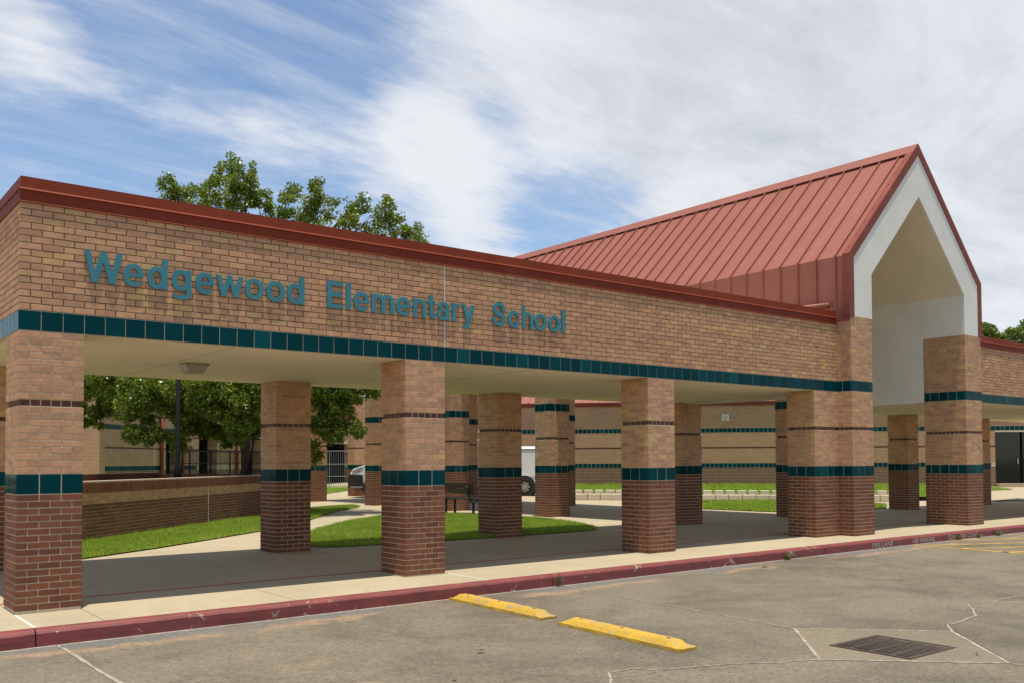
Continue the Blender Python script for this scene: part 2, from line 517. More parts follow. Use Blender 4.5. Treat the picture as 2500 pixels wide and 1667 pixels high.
mat_leaf('leaf', [(0.0, (0.105, 0.165, 0.014)), (0.5, (0.180, 0.255, 0.022)), (0.9, (0.265, 0.335, 0.034)), (1.0, (0.38, 0.38, 0.06))], 0.36, 0.34)
mat_leaf('leaf_pale', [(0.0, (0.11, 0.19, 0.03)), (0.6, (0.17, 0.25, 0.045)), (1.0, (0.23, 0.29, 0.07))], 0.40, 0.5)
mat_leaf('grass', [(0.0, (0.22, 0.36, 0.022)), (0.5, (0.35, 0.50, 0.038)), (0.85, (0.46, 0.60, 0.070)), (1.0, (0.64, 0.63, 0.20))], 0.45, 0.6)
mat_leaf('weed_leaf', [(0.0, (0.085, 0.125, 0.028)), (0.6, (0.13, 0.16, 0.045)), (1.0, (0.24, 0.22, 0.10))], 0.3, 0.6)
t = NT('bark')
n = t.noise(22, 6, 0.7, sc=(1, 1, 0.25))
t.set('Base Color', t.mix(t.ramp(n, 0.3, 0.7), (0.055, 0.040, 0.030), (0.14, 0.105, 0.08))); t.set('Roughness', 0.95)
t.bump(n, 0.8, 0.02)


def mat_plain(name, c, rough=0.5, spec=0.5, metal=0.0, coat=0.0, var=0.1):
    t = NT(name)
    n = t.noise(6, 4, 0.6)
    t.set('Base Color', t.mix(t.ramp(n, 0.3, 0.7), c, tuple(x * (1 - var) for x in c)))
    t.set('Roughness', rough); t.set('Specular IOR Level', spec); t.set('Metallic', metal); t.set('Coat Weight', coat)


mat_plain('van_white', (0.74, 0.75, 0.76), 0.35, 0.5, 0, 0.5, 0.04)
mat_plain('van_black', (0.02, 0.02, 0.022), 0.55)
mat_plain('glass_dark', (0.006, 0.007, 0.008), 0.06, 0.5, 0, 0, 0.0)
mat_plain('rubber', (0.022, 0.022, 0.023), 0.8, 0.3, 0, 0, 0.3)
mat_plain('alloy', (0.58, 0.56, 0.52), 0.35, 0.5, 0.7, 0, 0.2)
mat_plain('lens', (0.33, 0.30, 0.23), 0.35, 0.5, 0, 0, 0.15)
mat_plain('headlamp', (0.55, 0.57, 0.58), 0.08, 0.6, 0.2, 0.8, 0.2)
mat_plain('amber', (0.55, 0.12, 0.02), 0.2)
mat_plain('white_metal', (0.78, 0.77, 0.74), 0.5)
mat_plain('void_shade', (0.012, 0.011, 0.010), 0.9, 0.1)  # near-black colour stands in for the shade inside openings
mat_plain('dead_leaf', (0.22, 0.135, 0.075), 0.9, 0.2, 0, 0, 0.4)
mat_plain('steel', (0.5, 0.5, 0.5), 0.3, 0.5, 0.9)


# ------------------------------------------------------------------ object helpers
def tag(o, label=None, cat=None, group=None, kind=None):
    if label: o['label'] = label
    if cat: o['category'] = cat
    if group: o['group'] = group
    if kind: o['kind'] = kind
    return o


def mesh_obj(name, me, parent=None, loc=None, rot=None):
    o = bpy.data.objects.new(name, me)
    COL.objects.link(o)
    if parent is not None:
        o.parent = parent
        if loc is not None:
            o.location = Vector(loc) - world_loc(parent)
    elif loc is not None:
        o.location = loc
    if rot is not None:
        o.rotation_euler = (0, 0, rot)
    return o


WL = {}


def world_loc(o):
    return WL.get(o.name, Vector((0, 0, 0)))


def empty(name, loc, label=None, cat=None, group=None):
    """a thing: an Empty at its base; children are placed in world coordinates relative to it"""
    o = bpy.data.objects.new(name, None)
    COL.objects.link(o)
    o.location = loc
    o.empty_display_size = 0.3
    WL[o.name] = Vector(loc)
    return tag(o, label, cat, group)


class MB:
    """collects shapes given in world coordinates and builds ONE mesh object"""

    def __init__(s):
        s.v, s.f, s.mi = [], [], []
        s.cur = 0

    def add(s, vs, fs):
        n = len(s.v)
        s.v.extend(vs)
        s.f.extend([tuple(i + n for i in f) for f in fs])
        s.mi.extend([s.cur] * len(fs))
        return s

    def box(s, x0, y0, z0, x1, y1, z1):
        return s.add([(x0, y0, z0), (x1, y0, z0), (x1, y1, z0), (x0, y1, z0), (x0, y0, z1), (x1, y0, z1), (x1, y1, z1), (x0, y1, z1)],
                     [(0, 3, 2, 1), (4, 5, 6, 7), (0, 1, 5, 4), (1, 2, 6, 5), (2, 3, 7, 6), (3, 0, 4, 7)])

    def obox(s, p, dx, dy, hx, hy, z0, z1):
        """box on directions dx, dy (unit 2-D), half sizes hx, hy about p"""
        q = []
        for z in (z0, z1):
            for a, b in ((-1, -1), (1, -1), (1, 1), (-1, 1)):
                q.append((p[0] + dx[0] * hx * a + dy[0] * hy * b, p[1] + dx[1] * hx * a + dy[1] * hy * b, z))
        return s.add(q, [(0, 3, 2, 1), (4, 5, 6, 7), (0, 1, 5, 4), (1, 2, 6, 5), (2, 3, 7, 6), (3, 0, 4, 7)])

    def quad(s, a, b, c, d):
        return s.add([a, b, c, d], [(0, 1, 2, 3)])

    def extrude(s, poly, off):
        """closed polygon (3-D points, planar) swept by off"""
        n = len(poly)
        q = [tuple(p) for p in poly] + [tuple(p[i] + off[i] for i in range(3)) for p in poly]
        return s.add(q, [tuple(range(n))[::-1], tuple(range(n, 2 * n))] + [(i, (i + 1) % n, (i + 1) % n + n, i + n) for i in range(n)])

    def tube(s, pts, r, seg=8, caps=True):
        pts = [Vector(p) for p in pts]
        rs = r if isinstance(r, (list, tuple)) else [r] * len(pts)
        base = len(s.v)
        up = Vector((0, 0, 1))
        for i, p in enumerate(pts):
            d = (pts[min(i + 1, len(pts) - 1)] - pts[max(i - 1, 0)])
            d = d.normalized() if d.length > 1e-9 else Vector((0, 0, 1))
            a = d.cross(up)
            if a.length < 1e-3: a = d.cross(Vector((1, 0, 0)))
            a.normalize(); b = d.cross(a)
            for k in range(seg):
                th = 2 * math.pi * k / seg
                q = p + (a * math.cos(th) + b * math.sin(th)) * rs[i]
                s.v.append(tuple(q))
        for i in range(len(pts) - 1):
            for k in range(seg):
                s.f.append((base + i * seg + k, base + i * seg + (k + 1) % seg, base + (i + 1) * seg + (k + 1) % seg, base + (i + 1) * seg + k))
                s.mi.append(s.cur)
        if caps:
            s.f.append(tuple(base + k for k in range(seg))[::-1]); s.mi.append(s.cur)
            e = base + (len(pts) - 1) * seg
            s.f.append(tuple(e + k for k in range(seg))); s.mi.append(s.cur)
        return s

    def build(s, name, mats, parent=None, kind=None, smooth=False, loc=None, fix=True):
        if isinstance(mats, str): mats = [mats]
        off = Vector(loc) if loc is not None else (world_loc(parent) if parent is not None else Vector((0, 0, 0)))
        me = bpy.data.meshes.new(name)
        vv = [(a - off.x, b - off.y, c - off.z) for a, b, c in s.v]
        me.from_pydata(vv, [], s.f)
        for m in mats: me.materials.append(MATS[m])
        if len(mats) > 1: me.polygons.foreach_set('material_index', s.mi)
        if smooth: me.polygons.foreach_set('use_smooth', [True] * len(s.f))
        me.update()
        if fix and len(s.f) < 60000:
            bm = bmesh.new(); bm.from_mesh(me)
            bmesh.ops.recalc_face_normals(bm, faces=bm.faces[:])
            bm.to_mesh(me); bm.free()
        o = bpy.data.objects.new(name, me)
        COL.objects.link(o)
        if parent is not None:
            o.parent = parent
            if loc is not None: o.location = off - world_loc(parent)
        elif loc is not None:
            o.location = off
        WL[o.name] = off
        if kind: o['kind'] = kind
        return o


def np_mesh(name, V, F, mat, parent=None, kind=None, smooth=False):
    me = bpy.data.meshes.new(name)
    V = np.asarray(V, np.float32); F = np.asarray(F, np.int32)
    if parent is not None:
        V = V - np.array(world_loc(parent), np.float32)
    nv, nf, k = len(V), len(F), F.shape[1]
    me.vertices.add(nv); me.vertices.foreach_set('co', V.ravel())
    me.loops.add(nf * k); me.loops.foreach_set('vertex_index', F.ravel())
    me.polygons.add(nf)
    me.polygons.foreach_set('loop_start', np.arange(0, nf * k, k, dtype=np.int32))
    me.polygons.foreach_set('loop_total', np.full(nf, k, np.int32))
    if smooth: me.polygons.foreach_set('use_smooth', np.ones(nf, bool))
    me.update(calc_edges=True)
    me.materials.append(MATS[mat])
    o = bpy.data.objects.new(name, me)
    COL.objects.link(o)
    if parent is not None: o.parent = parent
    if kind: o['kind'] = kind
    return o


# ------------------------------------------------------------------ masonry
T = 0.2032
CO = T / 3.0
J = 0.0102


def gz(x, y):
    """finished level of the walkways"""
    xc = min(max(x, -8.0), 14.5)
    return -0.028 + 0.0036 * xc + 0.005 * min(max(y, 0.0), 4.0) * (1 - max(xc, 0) / 15.0)


def pz(x, y):
    """level of the parking lot"""
    return gz(x, -1.0) - 0.150 - 0.004 * max(0.0, -1.05 - y - 6.0)


BR = {}


def brick_verts(L, h, dep, ch=0.0016):
    """one brick, face on -Y, length along X, base z 0"""
    a, b = L / 2, L / 2 - ch
    return [(-b, 0, ch), (b, 0, ch), (b, 0, h - ch), (-b, 0, h - ch), (-a, ch, 0), (a, ch, 0), (a, ch, h), (-a, ch, h),
            (-a, dep, 0), (a, dep, 0), (a, dep, h), (-a, dep, h)], \
        [(0, 1, 2, 3), (0, 4, 5, 1), (1, 5, 6, 2), (2, 6, 7, 3), (3, 7, 4, 0), (4, 8, 9, 5), (5, 9, 10, 6), (6, 10, 11, 7), (7, 11, 8, 4), (8, 11, 10, 9)]


def brick_mesh(L, h, dep, mat):
    k = (round(L, 4), round(h, 4), round(dep, 4), mat)
    if k not in BR:
        v, f = brick_verts(L, h, dep)
        me = bpy.data.meshes.new('brick' if 'tile' not in mat else 'tile')
        me.from_pydata(v, [], f); me.materials.append(MATS[mat]); me.update()
        BR[k] = me
    return BR[k]


ROT = {'F': 0.0, 'L': -math.pi / 2, 'R': math.pi / 2, 'B': math.pi}


def put_brick(L, h, dep, mat, p, th, parent, single, bag, name='brick', jit=0.0012):
    """single: own object; otherwise goes into the joined mesh bag[mat]"""
    jx = RNG.uniform(-jit, jit)
    c, s = math.cos(th), math.sin(th)
    p = (p[0] + s * jx, p[1] - c * jx, p[2])
    if single:
        o = bpy.data.objects.new(name, brick_mesh(L, h, dep, mat))
        COL.objects.link(o); o.parent = parent
        o.location = Vector(p) - world_loc(parent)
        o.rotation_euler = (0, 0, th)
    else:
        v, f = brick_verts(L, h, dep)
        bag.setdefault(mat, MB()).add([(p[0] + c * x - s * y, p[1] + s * x + c * y, p[2] + z) for x, y, z in v], f)


def runs(a, b, first):
    """split [a,b] into brick lengths, the first one 'first' long"""
    out = []; x = a; n = first
    while x < b - 1e-4:
        e = min(x + n, b)
        if b - e < 0.04: e = b
        out.append((x, e)); x = e; n = T
    return out


def column(thing, x0, y0, w, d, zmax=41, single='', name='column', label=None, upper_band=False, zb=None, faces='FLRB', butt=False):
    """brick pier: dark base, teal tile course, tan shaft with a recessed dark header course"""
    x1, y1 = x0 + w, y0 + d
    g = gz(x0, y0)
    zc = [(-0.25, 30 * CO, 0.0055), (30 * CO, 31 * CO, 0.0220), (31 * CO, zmax * CO, 0.0055)]
    mb = MB()
    for za, zb_, ins in zc:
        mb.box(x0 + ins, y0 + ins, za, x1 - ins, y1 - ins, zb_ - 0.0005)
    core = mb.build(name, 'mortar', thing, loc=(x0, y0, 0))
    if label: core['label'] = label
    bag = {}
    dep = T / 2 - J / 2

    def face_row(fc, a, b, z, h, mat, lens, ins=0.0, nm='brick', dp=dep):
        for s0, s1 in lens:
            lo_, hi_ = (x0, x1) if fc in 'FB' else (y0, y1)
            a_ = s0 if abs(s0 - lo_ - ins) < 1e-6 else s0 + J / 2
            b_ = s1 if abs(s1 - hi_ + ins) < 1e-6 else s1 - J / 2
            m = (a_ + b_) / 2; L = b_ - a_
            if L < 0.015: continue
            if fc == 'F': p = (m, y0 + ins, z)
            elif fc == 'B': p = (m, y1 - ins, z)
            elif fc == 'L': p = (x0 + ins, m, z)
            else: p = (x1 - ins, m, z)
            put_brick(L, h, dp, mat, p, ROT[fc], core, fc in single, bag, nm)
    n = 0
    for k in range(zmax):
        z = k * CO + J / 2
        h = CO - J
        if z + h < g - 0.05: continue
        band = 17 <= k < 20 or (upper_band and 41 <= k < 44)
        if band:
            if k in (17, 41):
                for fc in faces:
                    if fc in 'FB': face_row(fc, x0, x1, z, T - J, 'teal_tile', runs(x0, x1, T), 0.0, 'tile', 0.02)
                    else:
                        off = 0.021
                        face_row(fc, y0, y1, z, T - J, 'teal_tile', runs(y0 + (off if 'F' in faces else 0), y1 - off, T - off), 0.0, 'tile', 0.02)
            continue
        if k == 30:
            for fc in faces:
                if fc in 'FB': face_row(fc, x0, x1, z, h, 'header_brick', [(a, b) for a, b in half_runs(x0 + 0.02, x1 - 0.02)], 0.02, 'header_brick', 0.07)
                else: face_row(fc, y0, y1, z, h, 'header_brick', [(a, b) for a, b in half_runs(y0 + 0.0895, y1 - 0.0895)], 0.02, 'header_brick', 0.07)
            continue
        mat = 'dark_brick' if k < 17 else 'tan_brick'
        A = (k % 2 == 0)
        for fc in faces:
            if A:
                if fc in 'FB': face_row(fc, 0, 0, z, h, mat, runs(x0, x1, T))
                else: face_row(fc, 0, 0, z, h, mat, runs(y0 + T / 2, y1 - T / 2, T))
            else:
                if fc in 'FB': face_row(fc, 0, 0, z, h, mat, runs(x0 + T / 2, x1 - (0 if butt else T / 2), T))
                else: face_row(fc, 0, 0, z, h, mat, runs(y0, y1, T))
    for m, b in bag.items():
        b.build('tile_course' if 'tile' in m else 'brickwork', m, core, 'stuff', fix=False)
    return core


def half_runs(a, b):
    n = max(1, int(round((b - a) / (T / 2))))
    s = (b - a) / n
    return [(a + i * s, a + (i + 1) * s) for i in range(n)]


# ------------------------------------------------------------------ THE SETTING
def grid_sheet(name, xs, ys, fz, mat, kind='structure', dz=0.0):
    xs, ys = list(xs), list(ys)
    V = [(x, y, fz(x, y) + dz) for y in ys for x in xs]
    nx = len(xs)
    F = [(j * nx + i, j * nx + i + 1, (j + 1) * nx + i + 1, (j + 1) * nx + i) for j in range(len(ys) - 1) for i in range(nx - 1)]
    return np_mesh(name, V, F, mat, None, kind)


def lin(a, b, n): return [a + (b - a) * i / n for i in range(n + 1)]


np_mesh('ground', [(-900, -900, -0.75), (900, -900, -0.75), (900, 900, -0.75), (-900, 900, -0.75)], [(0, 1, 2, 3)], 'far_field', None, 'structure')
lot = grid_sheet('parking_lot', [-70, -30, -8, -4, 0, 4, 8, 12, 14.5, 20, 40, 90], [-90, -40, -20, -12, -7.1, -4, -1.03], pz, 'lot_concrete')
walk = grid_sheet('walkway', [-70, -30, -8, -4, 0, 4, 8, 12, 14.5, 20, 30, 45, 90], [-0.95, 0, 2, 4, 6, 10, 16, 24, 40, 70], gz, 'walk_concrete', dz=-0.012)

# kerb: rounded, painted red, cast in lengths
curb = empty('curb', (0, -1.0, 0)); curb['kind'] = 'structure'
CPROF = [(-0.895, -0.06), (-0.895, 0.001), (-0.965, 0.002), (-0.998, -0.003), (-1.022, -0.016), (-1.037, -0.036), (-1.040, -0.09), (-1.041, -0.20)]
cj = [-40, -12, -5.8, -0.02, 6.05, 12.1, 18.2, 24.3, 34, 60]
for a, b in zip(cj[:-1], cj[1:]):
    n = max(2, int((b - a) / 0.12)) if b - a < 8 else 20
    xs = lin(a + 0.006, b - 0.006, n)
    V = []
    for i, x in enumerate(xs):
        w = 0.0035 * math.sin(x * 2.1) + 0.003 * math.sin(x * 5.3 + 1)
        e = 0.004 * RNG.uniform(-1, 1)
        for k, (y, z) in enumerate(CPROF):
            edge = 1.0 if 2 < k < 7 else 0.3
            V.append((x, y + (w + e) * (edge if k > 1 else 0), gz(x, -1) + z + (e * 0.6 if 1 < k < 6 else 0)))
    m = len(CPROF)
    F = [(i * m + k, i * m + k + 1, (i + 1) * m + k + 1, (i + 1) * m + k) for i in range(n) for k in range(m - 1)]
    mb = MB(); mb.add(V, F)
    mb.f += [tuple(range(m)), tuple(range(len(V) - m, len(V)))[::-1]]; mb.mi += [0, 0]
    mb.build('curb_stone', 'curb_paint', curb, smooth=False)

# sidewalk slabs with open joints
XJ = [-9, -5.8, -3.0, 0.0, 0.60, 2.55, 5.12, 7.05, 8.92, 11.2, 13.4, 14.95, 18.62, 21.4, 24.4, 28.5, 33, 40]
YJ = [(-0.892, 0.842), (0.872, 4.72)]
for a, b in zip(XJ[:-1], XJ[1:]):
    for ya, yb in YJ:
        x0, x1 = a + 0.004, b - 0.004
        mb = MB()
        top = [(x0, ya, gz(x0, ya)), (x1, ya, gz(x1, ya)), (x1, yb, gz(x1, yb)), (x0, yb, gz(x0, yb))]
        bot = [(x, y, z - 0.08) for x, y, z in top]
        mb.add(top + bot, [(0, 1, 2, 3), (7, 6, 5, 4), (0, 4, 5, 1), (1, 5, 6, 2), (2, 6, 7, 3), (3, 7, 4, 0)])
        mb.build('paving_slab', 'walk_concrete', walk)
mb = MB()
for a, b in zip(XJ[:-1], XJ[1:]):
    mb.add([(a, 0.828, gz(a, .85) + 0.003), (b, 0.828, gz(b, .85) + 0.003), (b, 0.886, gz(b, .85) + 0.003), (a, 0.886, gz(a, .85) + 0.003)], [(0, 1, 2, 3)])
mb.build('redwood_strip', 'redwood', walk)
for x in (0.0, 5.12):
    mb = MB()
    mb.add([(x - 0.013, -0.89, gz(x, -.9) + 0.0025), (x + 0.013, -0.89, gz(x, -.9) + 0.0025), (x + 0.010, 0.0, gz(x, 0) + 0.0025), (x - 0.012, 0.0, gz(x, 0) + 0.0025)], [(0, 1, 2, 3)])
    mb.build('joint_sealant', 'sealant', walk)


def strip_path(pts, w, zf, dz, jag=0.0, step=0.12):
    """ribbon along pts with uneven edges"""
    P = []
    for (a, b) in zip(pts[:-1], pts[1:]):
        n = max(1, int(math.dist(a, b) / step))
        for i in range(n): P.append((a[0] + (b[0] - a[0]) * i / n, a[1] + (b[1] - a[1]) * i / n))
    P.append(pts[-1])
    V = []; F = []
    for i, p in enumerate(P):
        q0, q1 = P[max(0, i - 1)], P[min(len(P) - 1, i + 1)]
        d = (q1[0] - q0[0], q1[1] - q0[1]); l = math.hypot(*d) or 1
        nx, ny = -d[1] / l, d[0] / l
        ox, oy = nx * RNG.uniform(-jag, jag), ny * RNG.uniform(-jag, jag)
        ww = w * RNG.uniform(0.6, 1.35)
        for sgn in (1, -1):
            x, y = p[0] + ox + nx * ww / 2 * sgn, p[1] + oy + ny * ww / 2 * sgn
            V.append((x, y, zf(x, y) + dz))
        if i: F.append((2 * i - 2, 2 * i - 1, 2 * i + 1, 2 * i))
    m = MB(); m.add(V, F)
    return m


for nm, pts, w, jag in (('joint_sealant', [(6.2, -1.05), (6.0, -3.0), (5.85, -4.83)], 0.020, 0.003),
                        ('joint_sealant', [(0.15, -1.06), (0.17, -3.0), (0.19, -12)], 0.030, 0.010),
                        ('joint_sealant', [(5.85, -4.83), (6.86, -5.85), (5.85, -6.83), (4.83, -5.79), (5.85, -4.83)], 0.030, 0.004),
                        ('crack', [(4.83, -5.79), (4.5, -5.66), (4.25, -5.50), (3.9, -5.33), (3.62, -5.25), (3.42, -5.06), (3.19, -5.03), (3.05, -5.20), (2.8, -5.42)], 0.021, 0.012),
                        ('crack', [(3.62, -5.25), (3.40, -5.23), (3.10, -5.16)], 0.010, 0.010),
                        ('crack', [(6.86, -5.85), (7.15, -5.66), (7.45, -5.66), (7.9, -5.58), (8.25, -5.38), (8.63, -5.15), (8.9, -5.28), (9.35, -5.22), (9.8, -5.30), (10.6, -5.5)], 0.020, 0.012),
                        ('joint_sealant', [(5.85, -6.83), (5.9, -9), (6.0, -14)], 0.018, 0.004)):
    strip_path(pts, w, pz, 0.004, jag).build(nm, 'crack_fill', lot, fix=False)
# open, dark joint on two sides of the drain apron
for pts in ([(6.86, -5.88), (5.88, -6.82)],):
    strip_path(pts, 0.007, pz, 0.0075, 0.002).build('open_joint', 'mulch', lot, fix=False)
# apron slab round the drain, slightly paler
mb = MB(); mb.add([(x, y, pz(x, y) + 0.0025) for x, y in ((5.85, -4.85), (6.84, -5.85), (5.85, -6.81), (4.85, -5.79))], [(0, 3, 2, 1)])
mb.build('drain_apron', 'pad_concrete', lot)
# damp stain and silt line by the kerb is a flat patch with its own outline
# hatched no-parking bay
for a, b in (((14.82, -1.10), (14.60, -5.2)), ((14.95, -1.27), (17.4, -2.50)), ((14.78, -2.02), (17.0, -3.10)), ((14.70, -2.82), (16.6, -3.75)),
             ((16.45, -1.09), (18.6, -2.12)), ((18.66, -1.10), (18.5, -5.2)), ((14.66, -3.6), (16.4, -4.45))):
    strip_path([a, b], 0.095, pz, 0.004, 0.003).build('painted_line', 'line_paint', lot, fix=False)

# ------------------------------------------------------------------ COVERED WALKWAY (front, left wing)
WX1 = 14.19
ZB0, ZB1, ZF = 41 * CO, 44 * CO, 60 * CO
shelter = empty('covered_walkway', (0, 0, 0), 'long brick covered walkway with the raised school lettering on its front', 'walkway')
cols = [(0, 'FL'), (22 * T, 'FL'), (44 * T, 'FL')]
for x, s in cols:
    column(shelter, x, 0.0, 3 * T, 3 * T, 41, s)
column(shelter, 66 * T, 0.0, WX1 - 66 * T - 0.001, 3 * T, 41, 'FL', faces='FLB', butt=True)
YR = 3.95
for x in (0.0, 22 * T, 44 * T):
    column(shelter, x, YR, 3 * T, 3 * T, 41, 'FL' if x > 0 else '')


def parapet(thing, x0, x1, y1, joint, n_single, left_end, seg0):
    """brick upper wall on a tile course, metal fascia, soffit"""
    core = MB().box(x0 + 0.009, 0.009, ZB1 + 0.001, x1, 0.30, ZF + 0.02).build('parapet_wall', 'mortar_shaded', thing, loc=(x0, 0, ZB1))
    bag = {}; cnt = 0
    todo = []
    for r in range(16):
        z = ZB1 + r * CO + J / 2
        first = T / 2 if r % 2 == 0 else T
        a = x0
        pieces = []
        for e in ([joint] if joint else []) + [x1]:
            pieces += runs(a + (0.006 if a != x0 else 0), e - (0.006 if e == joint else 0), first)
            a = e
        for s0, s1 in pieces: todo.append((s0, s1, z))
    todo.sort(key=lambda q: q[0])
    for i, (s0, s1, z) in enumerate(todo):
        e0 = 0.0 if s0 == x0 else J / 2
        put_brick(s1 - s0 - J / 2 - e0, CO - J, 0.09, 'tan_brick', ((s0 + e0 + s1 - J / 2) / 2, 0, z), 0.0, core, i < n_single, bag)
    for m, b in bag.items(): b.build('brickwork', m, core, 'stuff', fix=False)
    MB().box(x0 + 0.004, 0.004, ZB0, x1, 0.05, ZB1 + 0.0005).build('tile_backing', 'mortar', thing)
    for s0, s1 in runs(x0, x1, T):
        put_brick(s1 - s0 - 0.007, T - J, 0.02, 'teal_tile', ((s0 + s1) / 2, -0.001, ZB0 + J / 2), 0.0, thing, True, None, 'tile', 0.0008)
    if joint:
        MB().box(joint - 0.0075, 0.001, ZB1, joint + 0.0075, 0.02, ZF).build('expansion_joint', 'sealant', thing)
    # deck and soffit
    MB().box(x0 + 0.05, 0.28, ZB0 + 0.012, x1 - 0.01, y1 - 0.02, ZF - 0.05).build('roof_deck', 'stucco_soffit', thing)
    MB().box(x0 + 0.025, 0.022, ZB0 + 0.003, x1 - 0.005, y1, ZB0 + 0.02).build('soffit', 'stucco_soffit', thing)
    for xj in [x0 + T * 22 * k + (T * 11) for k in range(1 + int((x1 - x0) / (T * 22)))]:
        if xj < x1 - .2: MB().box(xj - .005, 0.05, ZB0 + .0005, xj + .005, y1 - .02, ZB0 + .0028).build('soffit_joint', 'mortar_mid', thing)
    MB().box(x0 + 0.01, y1 - 0.06, ZB0 + 0.021, x1 - 0.01, y1 + 0.02, ZF + 0.15).build('rear_fascia', 'red_fascia', thing)
    # front fascia in lengths; profile in (y, z)
    pr = [(0.10, 0.262), (0.002, 0.262), (-0.004, 0.149), (-0.021, 0.131), (-0.021, 0.126), (-0.007, 0.122), (-0.009, 0.016), (-0.016, 0.008), (-0.016, 0.0), (0.02, -0.001), (0.10, 0.10)]
    xs = [x0] + [x for x in (seg0 + 3.05 * k for k in range(12)) if x0 + 0.4 < x < x1 - 0.3] + [x1]
    for i, (a, b) in enumerate(zip(xs[:-1], xs[1:])):
        mb = MB()
        P0 = [(a + (min(y, 0.10) if (i == 0 and left_end) else 0.0015), y, ZF + z - 0.008) for y, z in pr]
        P1 = [(b - 0.0015, y, ZF + z - 0.008) for y, z in pr]
        n = len(pr)
        mb.add(P0 + P1, [tuple(range(n)), tuple(range(n, 2 * n))[::-1]] + [(k, k + n, (k + 1) % n + n, (k + 1) % n) for k in range(n)])
        mb.build('fascia', 'red_fascia', thing)
    for x in xs[1:-1]:
        mb = MB(); n = len(pr)
        P = [(x + sx, y - 0.0025 if y < 0.05 else y, ZF + z - 0.008) for sx in (-0.052, 0.052) for y, z in pr]
        mb.add(P, [tuple(range(n)), tuple(range(n, 2 * n))[::-1]] + [(k, k + n, (k + 1) % n + n, (k + 1) % n) for k in range(n)])
        mb.build('fascia_cover_plate', 'red_fascia', thing)
    if left_end:
        mb = MB(); n = len(pr)
        P0 = [(x0 + y, min(y, 0.10), ZF + z - 0.008) for y, z in pr]
        P1 = [(x0 + y, y1, ZF + z - 0.008) for y, z in pr]
        mb.add(P0 + P1, [tuple(range(n))[::-1], tuple(range(n, 2 * n))] + [(k, (k + 1) % n, (k + 1) % n + n, k + n) for k in range(n)])
        mb.build('fascia', 'red_fascia', thing)
        ec = MB().box(x0 + 0.009, 0.31, ZB1 + 0.001, x0 + 0.30, y1 - 0.07, ZF + 0.02).build('parapet_wall', 'mortar_shaded', thing, loc=(x0, 0.3, ZB1))
        bag = {}
        for r in range(16):
            z = ZB1 + r * CO + J / 2
            a = T / 2 if r % 2 else 0.0
            for s0, s1 in runs(a + (0.092 if r % 2 == 0 else 0.0), y1 - 0.07, T if r % 2 else T - 0.092):
                put_brick(s1 - s0 - J, CO - J, 0.09, 'tan_brick', (x0, (s0 + s1) / 2, z), -math.pi / 2, ec, False, bag)
        for m, b in bag.items(): b.build('brickwork', m, ec, 'stuff', fix=False)
        MB().box(x0 + 0.004, 0.05, ZB0, x0 + 0.05, y1 - 0.07, ZB1).build('tile_backing', 'mortar', thing)
        for s0, s1 in runs(0.021, y1 - 0.07, T - 0.021):
            put_brick(s1 - s0 - 0.007, T - J, 0.02, 'teal_tile', (x0 - 0.001, (s0 + s1) / 2, ZB0 + J / 2), -math.pi / 2, thing, True, None, 'tile', 0.0008)


parapet(shelter, 0.0, WX1, 4.60, 25 * T, 300, True, 1.50)

# ceiling light: clear tapered lens in a frame
lt = empty('ceiling_light', (2.49, 2.13, ZB0), 'boxy ceiling light with a tapered lens under the walkway soffit', 'light')
lx, ly, lz = 2.49, 2.13, ZB0
LS = 0.74
MB().box(lx - .21 * LS, ly - .21 * LS, lz - .018, lx + .21 * LS, ly + .21 * LS, lz + .0025).build('frame', 'lens', lt)
q = [(lx + sx * a * LS, ly + sy * a * LS, z) for a, z in ((.195, lz - .0185), (.185, lz - .045), (.150, lz - .112), (.135, lz - .124)) for sx, sy in ((-1, -1), (1, -1), (1, 1), (-1, 1))]
mb = MB(); mb.add(q, [(4 * i + k, 4 * i + (k + 1) % 4, 4 * i + 4 + (k + 1) % 4, 4 * i + 4 + k) for i in range(3) for k in range(4)] + [(12, 13, 14, 15)])
mb.build('lens', 'lens', lt)
for dx, dy in ((-.14, -.150), (0, -.150), (.14, -.150)):
    MB().box(lx + dx - .009, ly + dy - .008, lz - .028, lx + dx + .009, ly + dy + .008, lz - .0175).build('clip', 'black_metal', lt)

# ------------------------------------------------------------------ GABLED ENTRANCE
gab = empty('gabled_entrance', (14.2, -0.3, 0), 'tall gabled entrance with red standing seam roof and white stucco arch', 'entrance')
GX0, GX1, GXC = 14.19, 19.36, 16.775
PW = 0.72
YG = -0.30
ZS = 62 * CO
column(gab, GX0, YG, PW, 0.95, 62, 'FL', upper_band=True, name='pier')
column(gab, GX1 - PW, YG, PW, 0.95, 62, 'FL', upper_band=True, name='pier')
for x, y, s in ((14.16, 3.95, 'FL'), (14.0, 8.33, 'FL'), (13.80, 12.62, ''), (13.85, 17.2, ''), (13.62, 21.5, ''),
                (18.45, 3.95, ''), (18.30, 8.33, ''), (18.07, 12.62, ''), (17.13, 16.75, ''), (17.60, 25.4, '')):
    column(gab, x, y, 3.4 * T, 3 * T, 62, s, upper_band=True)
IX0, IX1 = GX0 + PW + 0.02, GX1 - PW + 0.0
YE = 22.2
EV = 5.375
RZ = EV + (GXC - GX0)                     # ridge height, 45 degree slopes
# stucco front frame
fr = [(GX0 + .03, ZS), (GX0 + .03, EV - .05), (GXC, RZ - .08), (GX1 - .03, EV - .05), (GX1 - .03, ZS), (IX1, ZS), (IX1, 5.08), (GXC + .01, 5.08 + (IX1 - IX0) / 2), (IX0, 5.08), (IX0, ZS)]
MB().extrude([(x, YG, z) for x, z in fr], (0, 0.05, 0)).build('stucco_front', 'stucco_white', gab)
